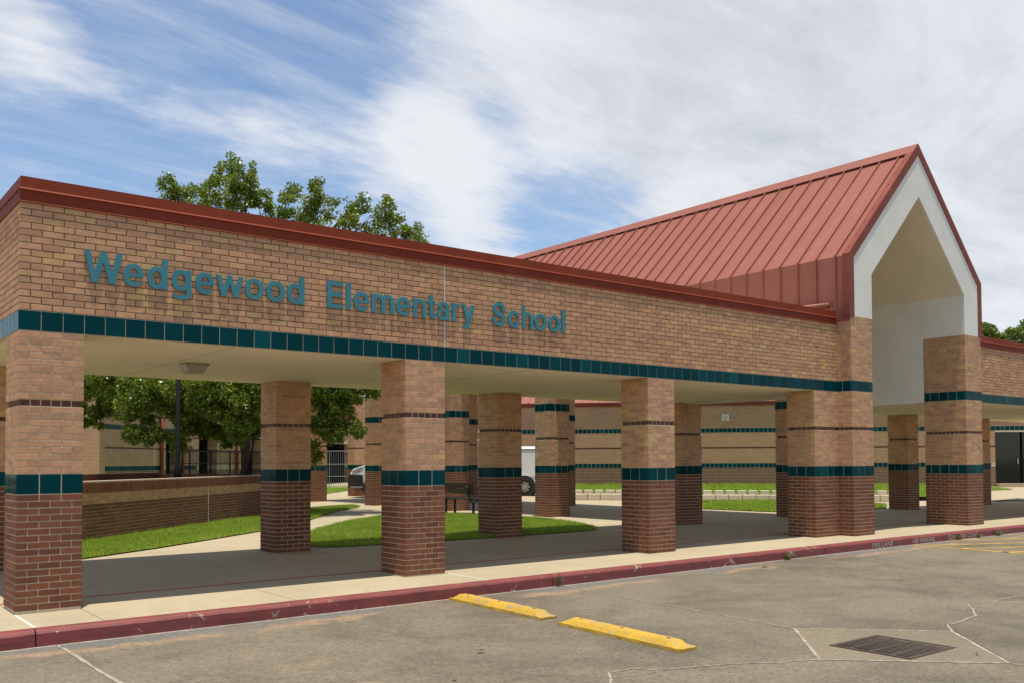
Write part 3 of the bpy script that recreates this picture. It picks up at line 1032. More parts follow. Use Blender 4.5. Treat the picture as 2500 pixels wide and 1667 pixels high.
# vault lining, side walls
AP = 5.08 + (IX1 - IX0) / 2
mb = MB()
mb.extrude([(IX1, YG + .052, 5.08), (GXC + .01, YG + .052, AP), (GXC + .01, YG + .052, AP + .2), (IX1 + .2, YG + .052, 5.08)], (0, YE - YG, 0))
mb.build('vault_slope', 'stucco_vault_shaded', gab)
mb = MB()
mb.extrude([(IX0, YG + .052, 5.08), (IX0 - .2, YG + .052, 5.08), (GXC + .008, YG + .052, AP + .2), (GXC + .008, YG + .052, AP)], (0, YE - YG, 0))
mb.build('vault_slope', 'stucco_vault_shaded', gab)
for xa, xb in ((IX1 + 0.001, GX1 - .06), (GX0 + .06, IX0 - 0.001)):
    MB().box(xa, 0.655, ZB0 - 0.02, xb, 4.60, 5.0795).build('side_wall', 'stucco_white', gab)
    MB().box(xa, 4.601, ZS, xb, YE, 5.0795).build('side_wall', 'stucco_white', gab)
    MB().box(xa, YG + .053, ZS + .001, xb, 0.654, 5.0795).build('side_wall', 'stucco_white', gab)
# metal roof: panels with a vertical skirt, raised seams
PWID = 0.4215
npan = int((YE - YG) / PWID)
tk = 0.012


def roof_piece(y0, y1, side, lift, th):
    s = 1 if side == 'L' else -1
    ex = GX0 if side == 'L' else GX1
    k = lift
    o = [(GXC, RZ + k * 1.414), (ex - s * k, EV + k * 0.414), (ex - s * k, ZF + 0.05)]
    i = [(ex - s * (k - th), ZF + 0.05), (ex - s * (k - th), EV + (k - th) * 0.414), (GXC, RZ + (k - th) * 1.414)]
    return MB().extrude([(x, y0, z) for x, z in o + i], (0, y1 - y0, 0))


pan = {}
y = YG + 0.30
yy = [y + PWID * i for i in range(npan)]
yy = [v for v in yy if v < YE]
for side in 'LR':
    pm = roof_piece(0, PWID - 0.002, side, 0.012, 0.010)
    sm = roof_piece(-0.011, 0.011, side, 0.052, 0.041)
    first = None
    for i, yv in enumerate(yy):
        if first is None:
            a = pm.build('roof_panel', 'red_roof', gab); b = sm.build('seam', 'red_roof', gab)
            first = (a, b)
            la, lb = a.location.copy(), b.location.copy()
            a.location = la + Vector((0, yv, 0)); b.location = lb + Vector((0, yv, 0))
        else:
            for src, l0, nm in ((first[0], la, 'roof_panel'), (first[1], lb, 'seam')):
                o = src.copy(); o.name = nm; COL.objects.link(o); o.parent = gab; o.location = l0 + Vector((0, yv, 0))
# front flat panel and rake / corner trim
for side in 'LR':
    roof_piece(YG + 0.02, YG + 0.298, side, 0.011, 0.010).build('edge_panel', 'red_roof', gab)
TR = 0.165
for side in (1, -1):
    ex = GX0 if side == 1 else GX1
    k = 0.058
    o = [(GXC, RZ + k * 1.414), (ex - side * k, EV + k * .414), (ex - side * k, ZS - 0.004)]
    q = TR - k
    i = [(ex + side * q, ZS - 0.004), (ex + side * q, EV - q * .414), (GXC, RZ - q * 1.414)]
    MB().extrude([(x, YG - 0.016, z) for x, z in o + i], (0, 0.014, 0)).build('rake_trim', 'red_trim', gab)
    o2 = [(GXC, RZ + k * 1.414 - .001), (ex - side * (k - .001), EV + k * .414), (ex - side * (k - .001), ZS)]
    i2 = [(ex - side * (k - .006), ZS), (ex - side * (k - .006), EV + (k - .006) * .414), (GXC, RZ + (k - .006) * 1.414)]
    MB().extrude([(x, YG - 0.0015, z) for x, z in o2 + i2], (0, 0.135, 0)).build('rake_cap', 'red_trim', gab)
    for n in range(9):
        f = (n + .5) / 9
        px_, pz_ = GXC + (ex - side * k - GXC) * f, RZ + k * 1.414 + (EV + k * .414 - RZ - k * 1.414) * f
        MB().box(px_ - .009, YG + .07, pz_ - .004, px_ + .009, YG + .088, pz_ + .010).build('screw', 'red_roof', gab)
# ridge cap standing on the seams
rc = [(GXC - .22, RZ - .22 + .085), (GXC, RZ + .088), (GXC + .22, RZ - .22 + .085), (GXC + .22, RZ - .22 + .073), (GXC, RZ + .074), (GXC - .22, RZ - .22 + .073)]
MB().extrude([(x, YG - 0.0005, z) for x, z in rc], (0, YE - YG, 0)).build('ridge_cap', 'red_roof', gab)
# rolled flashing behind the parapet
MB().tube([(GX0 - .10, 0.12, 4.44), (GX0 - .10, 2.4, 4.50)], 0.055, 12).build('rolled_flashing', 'red_roof', gab, smooth=True)
MB().extrude([(GX0, YE - .3, ZS), (GX0, YE - .3, EV - .03), (GXC, YE - .3, RZ - .05), (GX1, YE - .3, EV - .03), (GX1, YE - .3, ZS), (IX1, YE - .3, ZS), (IX1, YE - .3, 5.0), (GXC, YE - .3, 6.8), (IX0, YE - .3, 5.0), (IX0, YE - .3, ZS)], (0, .25, 0)).build('rear_gable', 'stucco_white', gab)

# ------------------------------------------------------------------ right wing of the walkway
wing = empty('covered_walkway', (19.4, 0, 0), 'brick covered walkway on the far side of the gabled entrance', 'walkway')
parapet(wing, GX1 + 0.002, 33.0, 4.60, None, 300, False, 21.0)
for x in (23.85, 28.32):
    column(wing, x, YR, 3 * T, 3 * T, 41, '')
    column(wing, x, 0.0, 3 * T, 3 * T, 41, '')

# ------------------------------------------------------------------ raised letters
def glyph(ch, w):
    xh, cap, s = 0.240, 0.327, 0.056
    sv = 0.048
    n = 5
    X0, X1, Y0, Y1 = -0.02, w + 0.02, -0.10, cap + 0.02
    g = 0.0046
    nx, ny = int((X1 - X0) / g) + 1, int((Y1 - Y0) / g) + 1
    X, Y = np.meshgrid(X0 + g * np.arange(nx), Y0 + g * np.arange(ny))

    def box(a, b, c, d): return np.maximum(np.maximum(a - X, X - b), np.maximum(c - Y, Y - d))

    def ell(cx, cy, a, b, p=2.25): return ((np.abs((X - cx) / a) ** p + np.abs((Y - cy) / b) ** p) ** (1 / p) - 1) * min(a, b)

    def ring(cx, cy, a, b, sx=s, sy=sv): return np.maximum(ell(cx, cy, a, b), -ell(cx, cy, a - sx, b - sy))

    def seg(x0, y0, x1, y1, t=s):
        dx, dy = x1 - x0, y1 - y0; l = math.hypot(dx, dy); dx /= l; dy /= l
        u = (X - x0) * dx + (Y - y0) * dy; v = -(X - x0) * dy + (Y - y0) * dx
        return np.maximum(np.abs(v) - t / 2, np.maximum(-u, u - l))
    U = np.minimum; I = np.maximum
    if ch == 'l': F = box(0, w, 0, cap)
    elif ch == 'o': F = ring(w / 2, xh / 2, w / 2, xh / 2)
    elif ch == 'c': F = I(ring(w / 2, xh / 2, w / 2, xh / 2), -box(w / 2 + .02, w + .05, xh / 2 - .032, xh / 2 + .034))
    elif ch == 'e':
        F = I(ring(w / 2, xh / 2, w / 2, xh / 2), -box(w / 2, w + .05, xh / 2 - .062, xh / 2 - .018))
        F = U(F, I(box(.03, w - .001, xh / 2 - .020, xh / 2 + .020), ell(w / 2, xh / 2, w / 2, xh / 2)))
    elif ch == 'd': F = U(ring(w * .47, xh / 2, w * .47, xh / 2), box(w - s, w, 0, cap))
    elif ch == 'g':
        F = U(ring(w * .47, xh / 2 + .004, w * .47, xh / 2 - .004), box(w - s, w, -.02, xh))
        F = U(F, I(ring(w * .49, -.012, w * .51, .078), box(-.1, w + .1, -.2, -.012)))
        F = I(F, -I(box(-.1, w * .40, -.045, .0), -ring(w * .47, xh / 2 + .004, w * .47, xh / 2 - .004)))
    elif ch == 'E': F = U(box(0, s, 0, cap), U(U(box(0, w, 0, sv), box(0, w, cap - sv, cap)), box(0, w * .93, cap / 2 - .02, cap / 2 + .032)))
    elif ch in 'hn':
        F = box(0, s, 0, cap if ch == 'h' else xh)
        F = U(F, I(ring(w / 2, xh - w * .52, w / 2, w * .52), box(s * .5, w, xh - w * .52, xh + .01)))
        F = U(F, box(w - s, w, 0, xh - w * .52 + .002))
    elif ch == 'm':
        hw = (w + s) / 2
        F = box(0, s, 0, xh)
        for o in (0, hw - s):
            F = U(F, I(ring(o + hw / 2, xh - hw * .52, hw / 2, hw * .52), box(o + s * .4, o + hw, xh - hw * .52, xh + .01)))
            F = U(F, box(o + hw - s, o + hw, 0, xh - hw * .52 + .002))
    elif ch == 'r':
        F = box(0, s, 0, xh)
        F = U(F, I(ring(w * .95, xh - .085, w * .95, .085), I(box(s * .5, w, xh - .085, xh + .01), -box(w * .99, w + .1, 0, xh))))
    elif ch == 't':
        F = U(box(w * .26, w * .26 + s, .045, cap * .94), box(0, w * .95, xh - .045, xh))
        F = U(F, I(ring(w * .26 + .075, .060, .075, .060), box(w * .26, w, -.01, .0605)))
    elif ch == 'a':
        F = box(w - s * 1.0 - .012, w - .012, .0, xh - .09)
        F = U(F, I(ring(w * .48, xh - .088, w * .48 - .003, .088), box(-.01, w, xh - .088, xh + .01)))
        F = I(F, -box(-.05, w * .10, xh - .09, xh - .062))
        F = U(F, ring(w * .42, .074, w * .42, .076, s * .9, sv * .92))
        F = U(F, box(w - s, w, .0, .03))
    elif ch == 'y':
        F = U(I(seg(.0 + s * .52, xh + .03, w * .52, -.012, s * 1.02), box(-.1, 1, -.02, xh)), I(seg(w - s * .52, xh + .03, w * .38, -.075, s), box(-.1, 1, -.09, xh)))
        F = U(F, box(w * .10, w * .40, -.083, -.035))
    elif ch == 'S':
        r2 = .100
        up = ring(w / 2, cap - .094, w / 2 - .008, .094, s, sv); lo = ring(w / 2, .096, w / 2, .096, s, sv)
        up = I(up, -box(w / 2 + .002, w + .1, 0, cap - .118)); up = I(up, -box(-.1, w / 2, 0, cap - .19))
        lo = I(lo, -box(-.1, w / 2 - .002, .118, 1))
        F = U(up, lo)
        F = U(F, I(seg(w * .30, .196, w * .70, .140, sv * 1.15), box(.02, w - .02, .08, .25)))
    elif ch in 'Ww':
        H = cap if ch == 'W' else xh
        tk_ = s * (1.02 if ch == 'W' else .92); e = tk_ * .50
        xs = [e, w * .27, w * .5, w * .73, w - e]
        F = None
        for (a, b, up) in ((xs[0], xs[1], 1), (xs[2], xs[1], 1), (xs[2], xs[3], 1), (xs[4], xs[3], 1)):
            d = (b - a) / H
            q = seg(a - d * .05, H + .05, b + d * .05, -.05, tk_ * math.cos(math.atan(abs(d))))
            q = I(q, box(-.1, w + .1, 0, H))
            F = q if F is None else U(F, q)
    return X, Y, F, g


def letter_mesh(ch, w, y_back, y_front):
    X, Y, F, g = glyph(ch, w)
    ny, nx = F.shape
    vid = {}; V = []; faces = []; side = []

    def vert(key, x, y):
        if key not in vid:
            vid[key] = len(V); V.append((x, y))
        return vid[key]
    ins = F < 0
    for j in range(ny - 1):
        row = ins[j:j + 2]
        for i in range(nx - 1):
            c = (row[0, i], row[0, i + 1], row[1, i + 1], row[1, i])
            if not any(c): continue
            P = ((i, j), (i + 1, j), (i + 1, j + 1), (i, j + 1))
            poly = []; cross = []
            for k in range(4):
                a, b = P[k], P[(k + 1) % 4]
                if c[k]: poly.append(vert(a, X[a[1], a[0]], Y[a[1], a[0]]))
                if c[k] != c[(k + 1) % 4]:
                    fa, fb = F[a[1], a[0]], F[b[1], b[0]]
                    t_ = fa / (fa - fb)
                    key = (a, b) if a < b else (b, a)
                    v = vert(key, X[a[1], a[0]] * (1 - t_) + X[b[1], b[0]] * t_, Y[a[1], a[0]] * (1 - t_) + Y[b[1], b[0]] * t_)
                    poly.append(v); cross.append((len(poly) - 1, c[k]))
            faces.append(poly)
            for idx, inside in cross:
                if inside: side.append((poly[idx], poly[(idx + 1) % len(poly)]))
    n = len(V)
    VV = [(x, y_front, y) for x, y in V] + [(x, y_back, y) for x, y in V]
    FF = [tuple(f) for f in faces] + [(b, a, a + n, b + n) for a, b in side]
    return VV, FF


SIGN = [('W', .595, .974), ('e', .984, 1.189), ('d', 1.232, 1.444), ('g', 1.490, 1.703), ('e', 1.747, 1.958), ('w', 1.982, 2.295), ('o', 2.315, 2.541), ('o', 2.576, 2.802),
        ('d', 2.835, 3.052), ('E', 3.351, 3.568), ('l', 3.610, 3.675), ('e', 3.713, 3.927), ('m', 3.968, 4.292), ('e', 4.322, 4.537), ('n', 4.576, 4.774), ('t', 4.793, 4.923),
        ('a', 4.947, 5.155), ('r', 5.185, 5.317), ('y', 5.343, 5.565), ('S', 5.860, 6.089), ('c', 6.132, 6.343), ('h', 6.387, 6.584), ('o', 6.610, 6.834), ('o', 6.875, 7.094),
        ('l', 7.125, 7.192)]
sign = empty('wall_sign', (0.59, 0.0, 3.325), 'row of raised teal letters spelling the school name on the brick wall', 'sign')
for ch, a, b in SIGN:
    v, f = letter_mesh(ch, b - a, -0.0035, -0.0225)
    m = MB(); m.add([(x + a, y, z + 3.325) for x, y, z in v], f)
    lo = m.build('letter', 'teal_paint', sign, fix=False)

# ------------------------------------------------------------------ PLANTER (45 degree brick box)
pl = empty('planter_wall', (2.6, 8.2, 0), 'low brick planter wall with upright capping bricks behind the lawn strip', 'planter')
DX, DY = (math.sqrt(.5), math.sqrt(.5)), (-math.sqrt(.5), math.sqrt(.5))


def P45(s, t): return (-2.75 + 2.75 + DX[0] * s + DY[0] * t, 5.6 + DX[1] * s + DY[1] * t)


S0, S1 = -4.0, 15.2
ctr = P45((S0 + S1) / 2, .15)
pw = MB().obox(ctr, DX, DY, (S1 - S0) / 2 - .004, .146, -.2, 1.125).build('wall_core', 'mortar_mid', pl)
bag = {}
todo = []
for k in range(14):
    z = k * CO + J / 2
    if k >= 13: continue
    for s0, s1 in runs(S0, S1, T if k % 2 else T / 2): todo.append((s0, s1, z, 'dark_brick' if k < 10 else 'tan_brick'))
vis = sorted([q for q in todo if 3.3 < q[0] < 13.2], key=lambda q: q[0])[:300]
vs_ = set((q[0], q[2]) for q in vis)
for s0, s1, z, m in todo:
    p = P45((s0 + s1) / 2, 0)
    put_brick(s1 - s0 - J, CO - J, .09, m, (p[0], p[1], z + .02), math.pi / 4, pw, (s0, z) in vs_, bag)
zc = 13 * CO + .02
n = int((S1 - S0) / CO)
for i in range(n):
    p = P45(S0 + CO * (i + .5), -.012)
    put_brick(CO - J * .8, T - J, .32, 'dark_brick', (p[0], p[1], zc + J / 2), math.pi / 4, pw, False, bag, jit=.002)
for k in range(16):
    z = k * CO + J / 2 + .02
    for s0, s1 in runs(.0, .30, T if k % 2 else T / 2):
        if k < 13:
            p = P45(S1 + .001, (s0 + s1) / 2)
            put_brick(s1 - s0 - J, CO - J, .05, 'dark_brick' if k < 10 else 'tan_brick', (p[0], p[1], z), math.pi * .75, pw, False, bag)
for m, b in bag.items(): b.build('capping_bricks' if False else 'brickwork', m, pw, 'stuff', fix=False)
q_ = P45(8.9, -.003)
MB().obox(q_, DX, DY, .008, .004, .0, 13 * CO + .02).build('expansion_joint', 'sealant', pl)
# rear wall of the planter box and its fill
MB().obox(P45((S0 + S1) / 2, 4.6), DX, DY, (S1 - S0) / 2, .15, -.2, 1.165).build('rear_wall', 'dark_brick', pl)
MB().obox(P45((S0 + S1) / 2, 2.37), DX, DY, (S1 - S0) / 2 - .02, 2.07, -.15, .86).build('planting_soil', 'mulch', pl)
MB().obox(P45(S1 - .15, 2.37), DX, DY, .14, 2.069, -.19, 1.12).build('end_wall', 'dark_brick', pl)

# ------------------------------------------------------------------ lawns
def in_poly(px, py, poly):
    c = np.zeros(len(px), bool); n = len(poly)
    for i in range(n):
        x0, y0 = poly[i]; x1, y1 = poly[(i + 1) % n]
        cond = ((y0 > py) != (y1 > py)) & (px < (x1 - x0) * (py - y0) / ((y1 - y0) if y1 != y0 else 1e-9) + x0)
        c ^= cond
    return c


def smooth_poly(poly, it=2):
    for _ in range(it):
        q = []
        for i in range(len(poly)):
            a, b = poly[i], poly[(i + 1) % len(poly)]
            q += [(a[0] * .75 + b[0] * .25, a[1] * .75 + b[1] * .25), (a[0] * .25 + b[0] * .75, a[1] * .25 + b[1] * .75)]
        poly = q
    return poly


def lawn(poly, dens, hgt, dz=0.012, rise=None, sm=1):
    poly = smooth_poly(poly, sm) if sm else poly
    zf = rise or (lambda x, y: gz(x, y))
    mb = MB()
    mb.v = [(x, y, zf(x, y) + dz) for x, y in poly]; mb.f = [tuple(range(len(poly)))]; mb.mi = [0]
    root = mb.build('lawn_bed', 'soil', None, 'structure')
    root.name = 'lawn'
    P = np.array(poly); lo, hi = P.min(0), P.max(0)
    n = int((hi - lo).prod() * dens)
    x = NPR.uniform(lo[0], hi[0], n); y = NPR.uniform(lo[1], hi[1], n)
    jx, jy = NPR.normal(0, .018, n), NPR.normal(0, .018, n)
    k = in_poly(x + jx, y + jy, poly); x, y = x[k], y[k]
    clump = 0.72 + 0.28 * np.sin(x * 3.1 + np.sin(y * 2.3) * 2) * np.sin(y * 2.7 + 1.1 * np.sin(x * 1.7))
    n = len(x)
    z = np.array([zf(a, b) for a, b in zip(x, y)]) + dz - .002
    h = hgt * NPR.uniform(.45, 1.5, n) * (0.5 + 0.7 * clump)
    th = NPR.uniform(0, 2 * np.pi, n); w = NPR.uniform(.004, .0085, n) * (1.0 if dens > 1500 else 1.8)
    lean = h * NPR.uniform(.1, .85, n); la = NPR.uniform(0, 2 * np.pi, n)
    V = np.empty((n, 3, 3))
    V[:, 0] = np.stack([x - np.cos(th) * w, y - np.sin(th) * w, z], 1)
    V[:, 1] = np.stack([x + np.cos(th) * w, y + np.sin(th) * w, z], 1)
    V[:, 2] = np.stack([x + np.cos(la) * lean, y + np.sin(la) * lean, z + h], 1)
    np_mesh('grass', V.reshape(-1, 3), np.arange(3 * n).reshape(-1, 3), 'grass', root, 'stuff')
    return root


ISL = [(5.35, 4.75), (5.50, 4.28), (6.4, 4.12), (8.5, 4.02), (11.1, 4.0), (11.8, 4.12), (12.4, 5.16), (13.0, 6.77), (13.08, 8.25), (13.05, 10.2), (12.5, 11.7), (11.6, 12.0),
       (10.84, 11.5), (8.57, 9.57), (6.93, 7.73), (5.85, 6.0)]
lawn(ISL, 4200, .055)
# the strip follows the planter wall and the curved path
STRIP = [(-1.0, 4.55), (-.9, 3.0), (.4, 4.05), (1.86, 5.15), (3.29, 6.18), (4.64, 7.32), (6.27, 8.76), (8.9, 11.7), (11.47, 15.08), (12.9, 16.45), (13.3, 17.6), (10.9, 16.6), (7.5, 13.2), (2.6, 8.28)]
lawn(STRIP, 3600, .05, sm=0)
lawn([(19.95, 9.6), (20.05, 8.4), (20.15, 5.8), (21.0, 4.95), (25.6, 5.0), (27.2, 8.6), (25.9, 9.95), (24.2, 11.7), (22.2, 12.4)], 1100, .07)


def bank(x, y):
    d = (x + y - 36.4) / 1.414
    return gz(x, y) + min(max(d, 0), 9.5) * 0.022 + .13


lawn([(21.7, 16.5), (23.0, 15.2), (24.5, 12.95), (26.3, 10.8), (30.5, 6.6), (39.0, 11.2), (27.6, 22.7), (23.7, 18.6)], 330, .09, 0.0, bank, 0)
mb = MB()
RP = [(30.5, 6.0), (36.6, -0.2), (52.0, -0.2), (40.6, 10.2), (38.9, 11.4)]
mb.v = [(x, y, bank(x, y) - .10) for x, y in RP]; mb.f = [tuple(range(len(RP)))]; mb.mi = [0]
rp_ = mb.build('entrance_path', 'walk_concrete', None, 'structure')
lawn([(34.6, 9.2), (35.2, 8.6), (38.8, 7.6), (40.2, 9.3), (38.6, 11.2)], 260, .07, 0.0, lambda x, y: bank(x, y) - .085, 0)
lawn([(4.0, 24.5), (7.5, 26.6), (22.0, 40.8), (24, 36), (14, 24.0), (9, 18.5), (6.5, 16.0), (-6, 12.0)], 130, .08, 0.0, lambda x, y: gz(x, y) + .01, 0)

# ------------------------------------------------------------------ garden edging of concrete blocks
edge = empty('block_edging', (24.4, 12.1, 0), 'low edging of pale concrete blocks with notched top row at the sloping lawn', 'edging')
path = [(21.3, 16.5), (22.6, 15.1), (23.5, 13.7), (24.4, 12.35), (25.3, 11.25), (26.2, 10.2), (27.6, 8.75), (29.4, 6.9)]


def along(path, step):
    out = []; acc = 0.0
    for a, b in zip(path[:-1], path[1:]):
        L = math.dist(a, b); s = acc
        while s < L:
            f = s / L
            out.append((a[0] + (b[0] - a[0]) * f, a[1] + (b[1] - a[1]) * f, math.atan2(b[1] - a[1], b[0] - a[0])))
            s += step
        acc = s - L
    return out


def block_mesh(l, w, h):
    m = MB(); c = .012
    for x, z0, z1 in ((l / 2, 0, h - c),):
        pass
    V = []
    for z, k in ((0, 0), (h - c, 0), (h, c)):
        for sx, sy in ((-1, -1), (1, -1), (1, 1), (-1, 1)):
            V.append((sx * (l / 2 - k), sy * (w / 2 - k), z))
    F = [(3, 2, 1, 0), (8, 9, 10, 11)] + [(4 * i + k, 4 * i + (k + 1) % 4, 4 * i + 4 + (k + 1) % 4, 4 * i + 4 + k) for i in range(2) for k in range(4)]
    me = bpy.data.meshes.new('block'); me.from_pydata(V, [], F); me.materials.append(MATS['block_concrete']); me.update()
    return me


b1, b2 = block_mesh(.445, .26, .215), block_mesh(.30, .22, .155)
for (me, step, z, back) in ((b1, .47, .0, 0.0), (b2, .40, .216, .05)):
    for x, y, a in along(path, step):
        o = bpy.data.objects.new('block', me); COL.objects.link(o); o.parent = edge
        j = RNG.uniform(-.012, .012)
        o.location = Vector((x + (back + j) * math.sin(-a), y + (back + j) * math.cos(a), gz(x, y) + z)) - world_loc(edge)
        o.rotation_euler = (0, 0, a + RNG.uniform(-.03, .03))
# low mound of soil right behind the blocks
# ------------------------------------------------------------------ BACK BUILDING (45 degree wall)
back = empty('school_building', (33.5, 17.0, 0), 'long brick school building with pink metal roof seen behind the lawn', 'building')
WD = (math.sqrt(.5), -math.sqrt(.5)); WN = (-math.sqrt(.5), -math.sqrt(.5))


def PB(s, out): return (25.25 + WD[0] * s + WN[0] * out, 25.25 + WD[1] * s + WN[1] * out)


def slab_b(s0, s1, o0, o1, z0, z1):
    c = PB((s0 + s1) / 2, (o0 + o1) / 2)
    return MB().obox(c, WD, WN, (s1 - s0) / 2, abs(o1 - o0) / 2, z0, z1)


BS0, BD0, BD1, BS1 = -1.5, 22.45, 27.3, 34.0
for s0, s1 in ((BS0, BD0), (BD1, BS1)):
    slab_b(s0, s1, -.4, 0, -.3, 17 * CO).build('lower_wall', 'far_dark_brick', back)
    slab_b(s0, s1, -.4, -.002, 17 * CO, 20 * CO).build('grout_course', 'mortar', back)
    slab_b(s0, s1, -.4, 0, 20 * CO, 30 * CO).build('middle_wall', 'far_tan_brick', back)
    slab_b(s0, s1, -.4, -.015, 30 * CO, 31 * CO).build('header_course', 'header_brick', back)
    slab_b(s0, s1, -.4, 0, 31 * CO, 41 * CO).build('upper_wall', 'far_tan_brick', back)
    for z in (17 * CO,):
        k = int((s1 - s0) / T)
        for i in range(k):
            p = PB(s0 + (i + .5) * T, .004)
            put_brick(T - .012, T - .012, .02, 'teal_tile', (p[0], p[1], z + .006), -math.pi / 4, back, 0 <= s0 < 100 or True, None, 'tile', 0)
slab_b(BS0, BS1, -.4, -.002, 41 * CO, 44 * CO).build('grout_course', 'mortar', back)
for i in range(int((BS1 - BS0) / T)):
    p = PB(BS0 + (i + .5) * T, .004)
    put_brick(T - .012, T - .012, .02, 'teal_tile', (p[0], p[1], 41 * CO + .006), -math.pi / 4, back, i > 5, {}, 'tile', 0)
slab_b(BS0, BS1, -.4, 0, 44 * CO, 4.03).build('top_wall', 'far_tan_brick', back)
# gutter fascia and roof panels
slab_b(BS0, BS1, -.35, .06, 4.031, 4.12).build('gutter', 'red_trim', back)
slab_b(BS0, BS1, -.35, .10, 4.121, 4.22).build('eave_fascia', 'red_trim', back)
pm = None
PWb = 0.42
for i in range(int((BS1 - BS0) / PWb)):
    s = BS0 + PWb * i
    if pm is None:
        a, b = PB(0, .12), PB(PWb - .003, .12); c, d = PB(PWb - .003, -5), PB(0, -5)
        m = MB(); m.add([(*a, 4.222), (*b, 4.222), (*c, 5.9), (*d, 5.9), (*a, 4.20), (*b, 4.20), (*c, 5.87), (*d, 5.87)], [(0, 1, 2, 3), (7, 6, 5, 4), (0, 4, 5, 1), (1, 5, 6, 2), (2, 6, 7, 3), (3, 7, 4, 0)])
        pm = m.build('roof_panel', 'red_roof', back); pl0 = pm.location.copy()
        a, b = PB(-.012, .13), PB(.012, .13); c, d = PB(.012, -5), PB(-.012, -5)
        m = MB(); m.add([(*a, 4.265), (*b, 4.265), (*c, 5.945), (*d, 5.945), (*a, 4.21), (*b, 4.21), (*c, 5.89), (*d, 5.89)], [(0, 1, 2, 3), (7, 6, 5, 4), (0, 4, 5, 1), (1, 5, 6, 2), (2, 6, 7, 3), (3, 7, 4, 0)])
        sm_ = m.build('seam', 'red_roof', back)
        base_l = (pm.location.copy(), sm_.location.copy())
        pm.location = base_l[0] + Vector((WD[0] * s, WD[1] * s, 0)); sm_.location = base_l[1] + Vector((WD[0] * s, WD[1] * s, 0))
    else:
        for src, l0, nm in ((pm, base_l[0], 'roof_panel'), (sm_, base_l[1], 'seam')):
            o = src.copy(); COL.objects.link(o); o.parent = back; o.location = l0 + Vector((WD[0] * s, WD[1] * s, 0))
# louvred vent on the wall
vt = empty('wall_vent', (32.75, 17.75, 3.3), 'small white square vent on the back building wall', 'vent')
s = (32.745 - 25.25) / WD[0]
slab_b(s - .15, s + .15, .001, .05, 3.31, 3.61).build('frame', 'white_metal', vt)
for k in range(5): slab_b(s - .115, s + .115, .0505, .062, 3.335 + k * .05, 3.365 + k * .05).build('louvre', 'lens', vt)
# recessed glass doors
slab_b(BD0, BD1, -1.6, -1.5, -.3, 3.2).build('porch_back', 'void_shade', back)
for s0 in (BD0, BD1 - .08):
    slab_b(s0, s0 + .08, -1.5, -.4, -.3, 41 * CO).build('porch_side', 'void_shade', back)
slab_b(BD0, BD1, -1.5, -.4, 2.765, 2.80).build('porch_ceiling', 'stucco_soffit', back)
slab_b(BD0, BD1, -.4, -.02, 2.71, 2.775).build('lintel', 'stucco_soffit', back)
for i in range(4):
    a = BD0 + .08 + i * 1.17
    slab_b(a, a + 1.1, -.36, -.33, .42, 2.70).build('glass_pane', 'glass_dark', back)
    slab_b(a - .035, a + .035, -.38, -.30, .40, 2.70).build('door_mullion', 'black_metal', back)
    if i < 2:
        dr = slab_b(a + (.95 if i == 0 else .1), a + (.99 if i == 0 else .14), -.30, -.24, 1.28, 1.5).build('door_handle', 'steel', back)
slab_b(BD0, BD1, -1.5, .35, -.2, .40).build('door_step', 'walk_concrete', back)

# ------------------------------------------------------------------ LEFT BUILDING behind the tree
lb = empty('school_building', (7.7, 27.2, 0), 'brick school wing in shade behind the planter tree', 'building')
LD = (math.sqrt(.5), math.sqrt(.5)); LN = (math.sqrt(.5), -math.sqrt(.5))


def PL(s, out): return (7.74 + LD[0] * s + LN[0] * out, 27.24 + LD[1] * s + LN[1] * out)


def slab_l(s0, s1, o0, o1, z0, z1):
    c = PL((s0 + s1) / 2, (o0 + o1) / 2)
    return MB().obox(c, LD, LN, (s1 - s0) / 2, abs(o1 - o0) / 2, z0, z1)


def ls(x): return (x - 7.74) * math.sqrt(2)


open_ = [(ls(11.41), ls(12.37)), (ls(13.66), ls(15.07)), (ls(17.2), ls(19.0)), (ls(23.0), ls(31.0))]
edges = [0.0]
for a, b in open_: edges += [a, b]
edges += [ls(36)]
segs = [(edges[i], edges[i + 1]) for i in range(0, len(edges), 2)]
for s0, s1 in segs:
    slab_l(s0, s1, -.5, 0, -.3, 17 * CO).build('lower_wall', 'far_dark_brick_left', lb)
    slab_l(s0, s1, -.5, -.002, 17 * CO, 20 * CO).build('grout_course', 'mortar', lb)
    slab_l(s0, s1, -.5, 0, 20 * CO, 30 * CO).build('middle_wall', 'far_tan_brick_left', lb)
    slab_l(s0, s1, -.5, -.015, 30 * CO, 31 * CO).build('header_course', 'header_brick', lb)
    slab_l(s0, s1, -.5, 0, 31 * CO, 41 * CO).build('upper_wall', 'far_tan_brick_left', lb)
    for i in range(int((s1 - s0) / T)):
        p = PL(s0 + (i + .5) * T, .004)
        put_brick(T - .012, T - .012, .02, 'teal_tile', (p[0], p[1], 17 * CO + .006), math.pi / 4, lb, s0 < 8, {}, 'tile', 0)
E1 = ls(36)
slab_l(0, E1, -.5, -.002, 41 * CO, 44 * CO).build('grout_course', 'mortar', lb)
for i in range(int(E1 / T)):
    p = PL((i + .5) * T, .004)
    put_brick(T - .012, T - .012, .02, 'teal_tile', (p[0], p[1], 41 * CO + .006), math.pi / 4, lb, i < 60, {}, 'tile', 0)
slab_l(0, E1, -.5, 0, 44 * CO, 4.6).build('top_wall', 'far_tan_brick_left', lb)
slab_l(-.1, E1, -8, .12, 4.601, 4.85).build('roof_edge', 'red_fascia', lb)
slab_l(0.001, E1, -8, -2.0, -.3, 4.6).build('inner_wall', 'void_shade', lb)  # painted near-black, shade behind the openings put into its colour
slab_l(-.02, .38, -8, .02, -.3, 4.599).build('end_wall', 'far_tan_brick', lb)
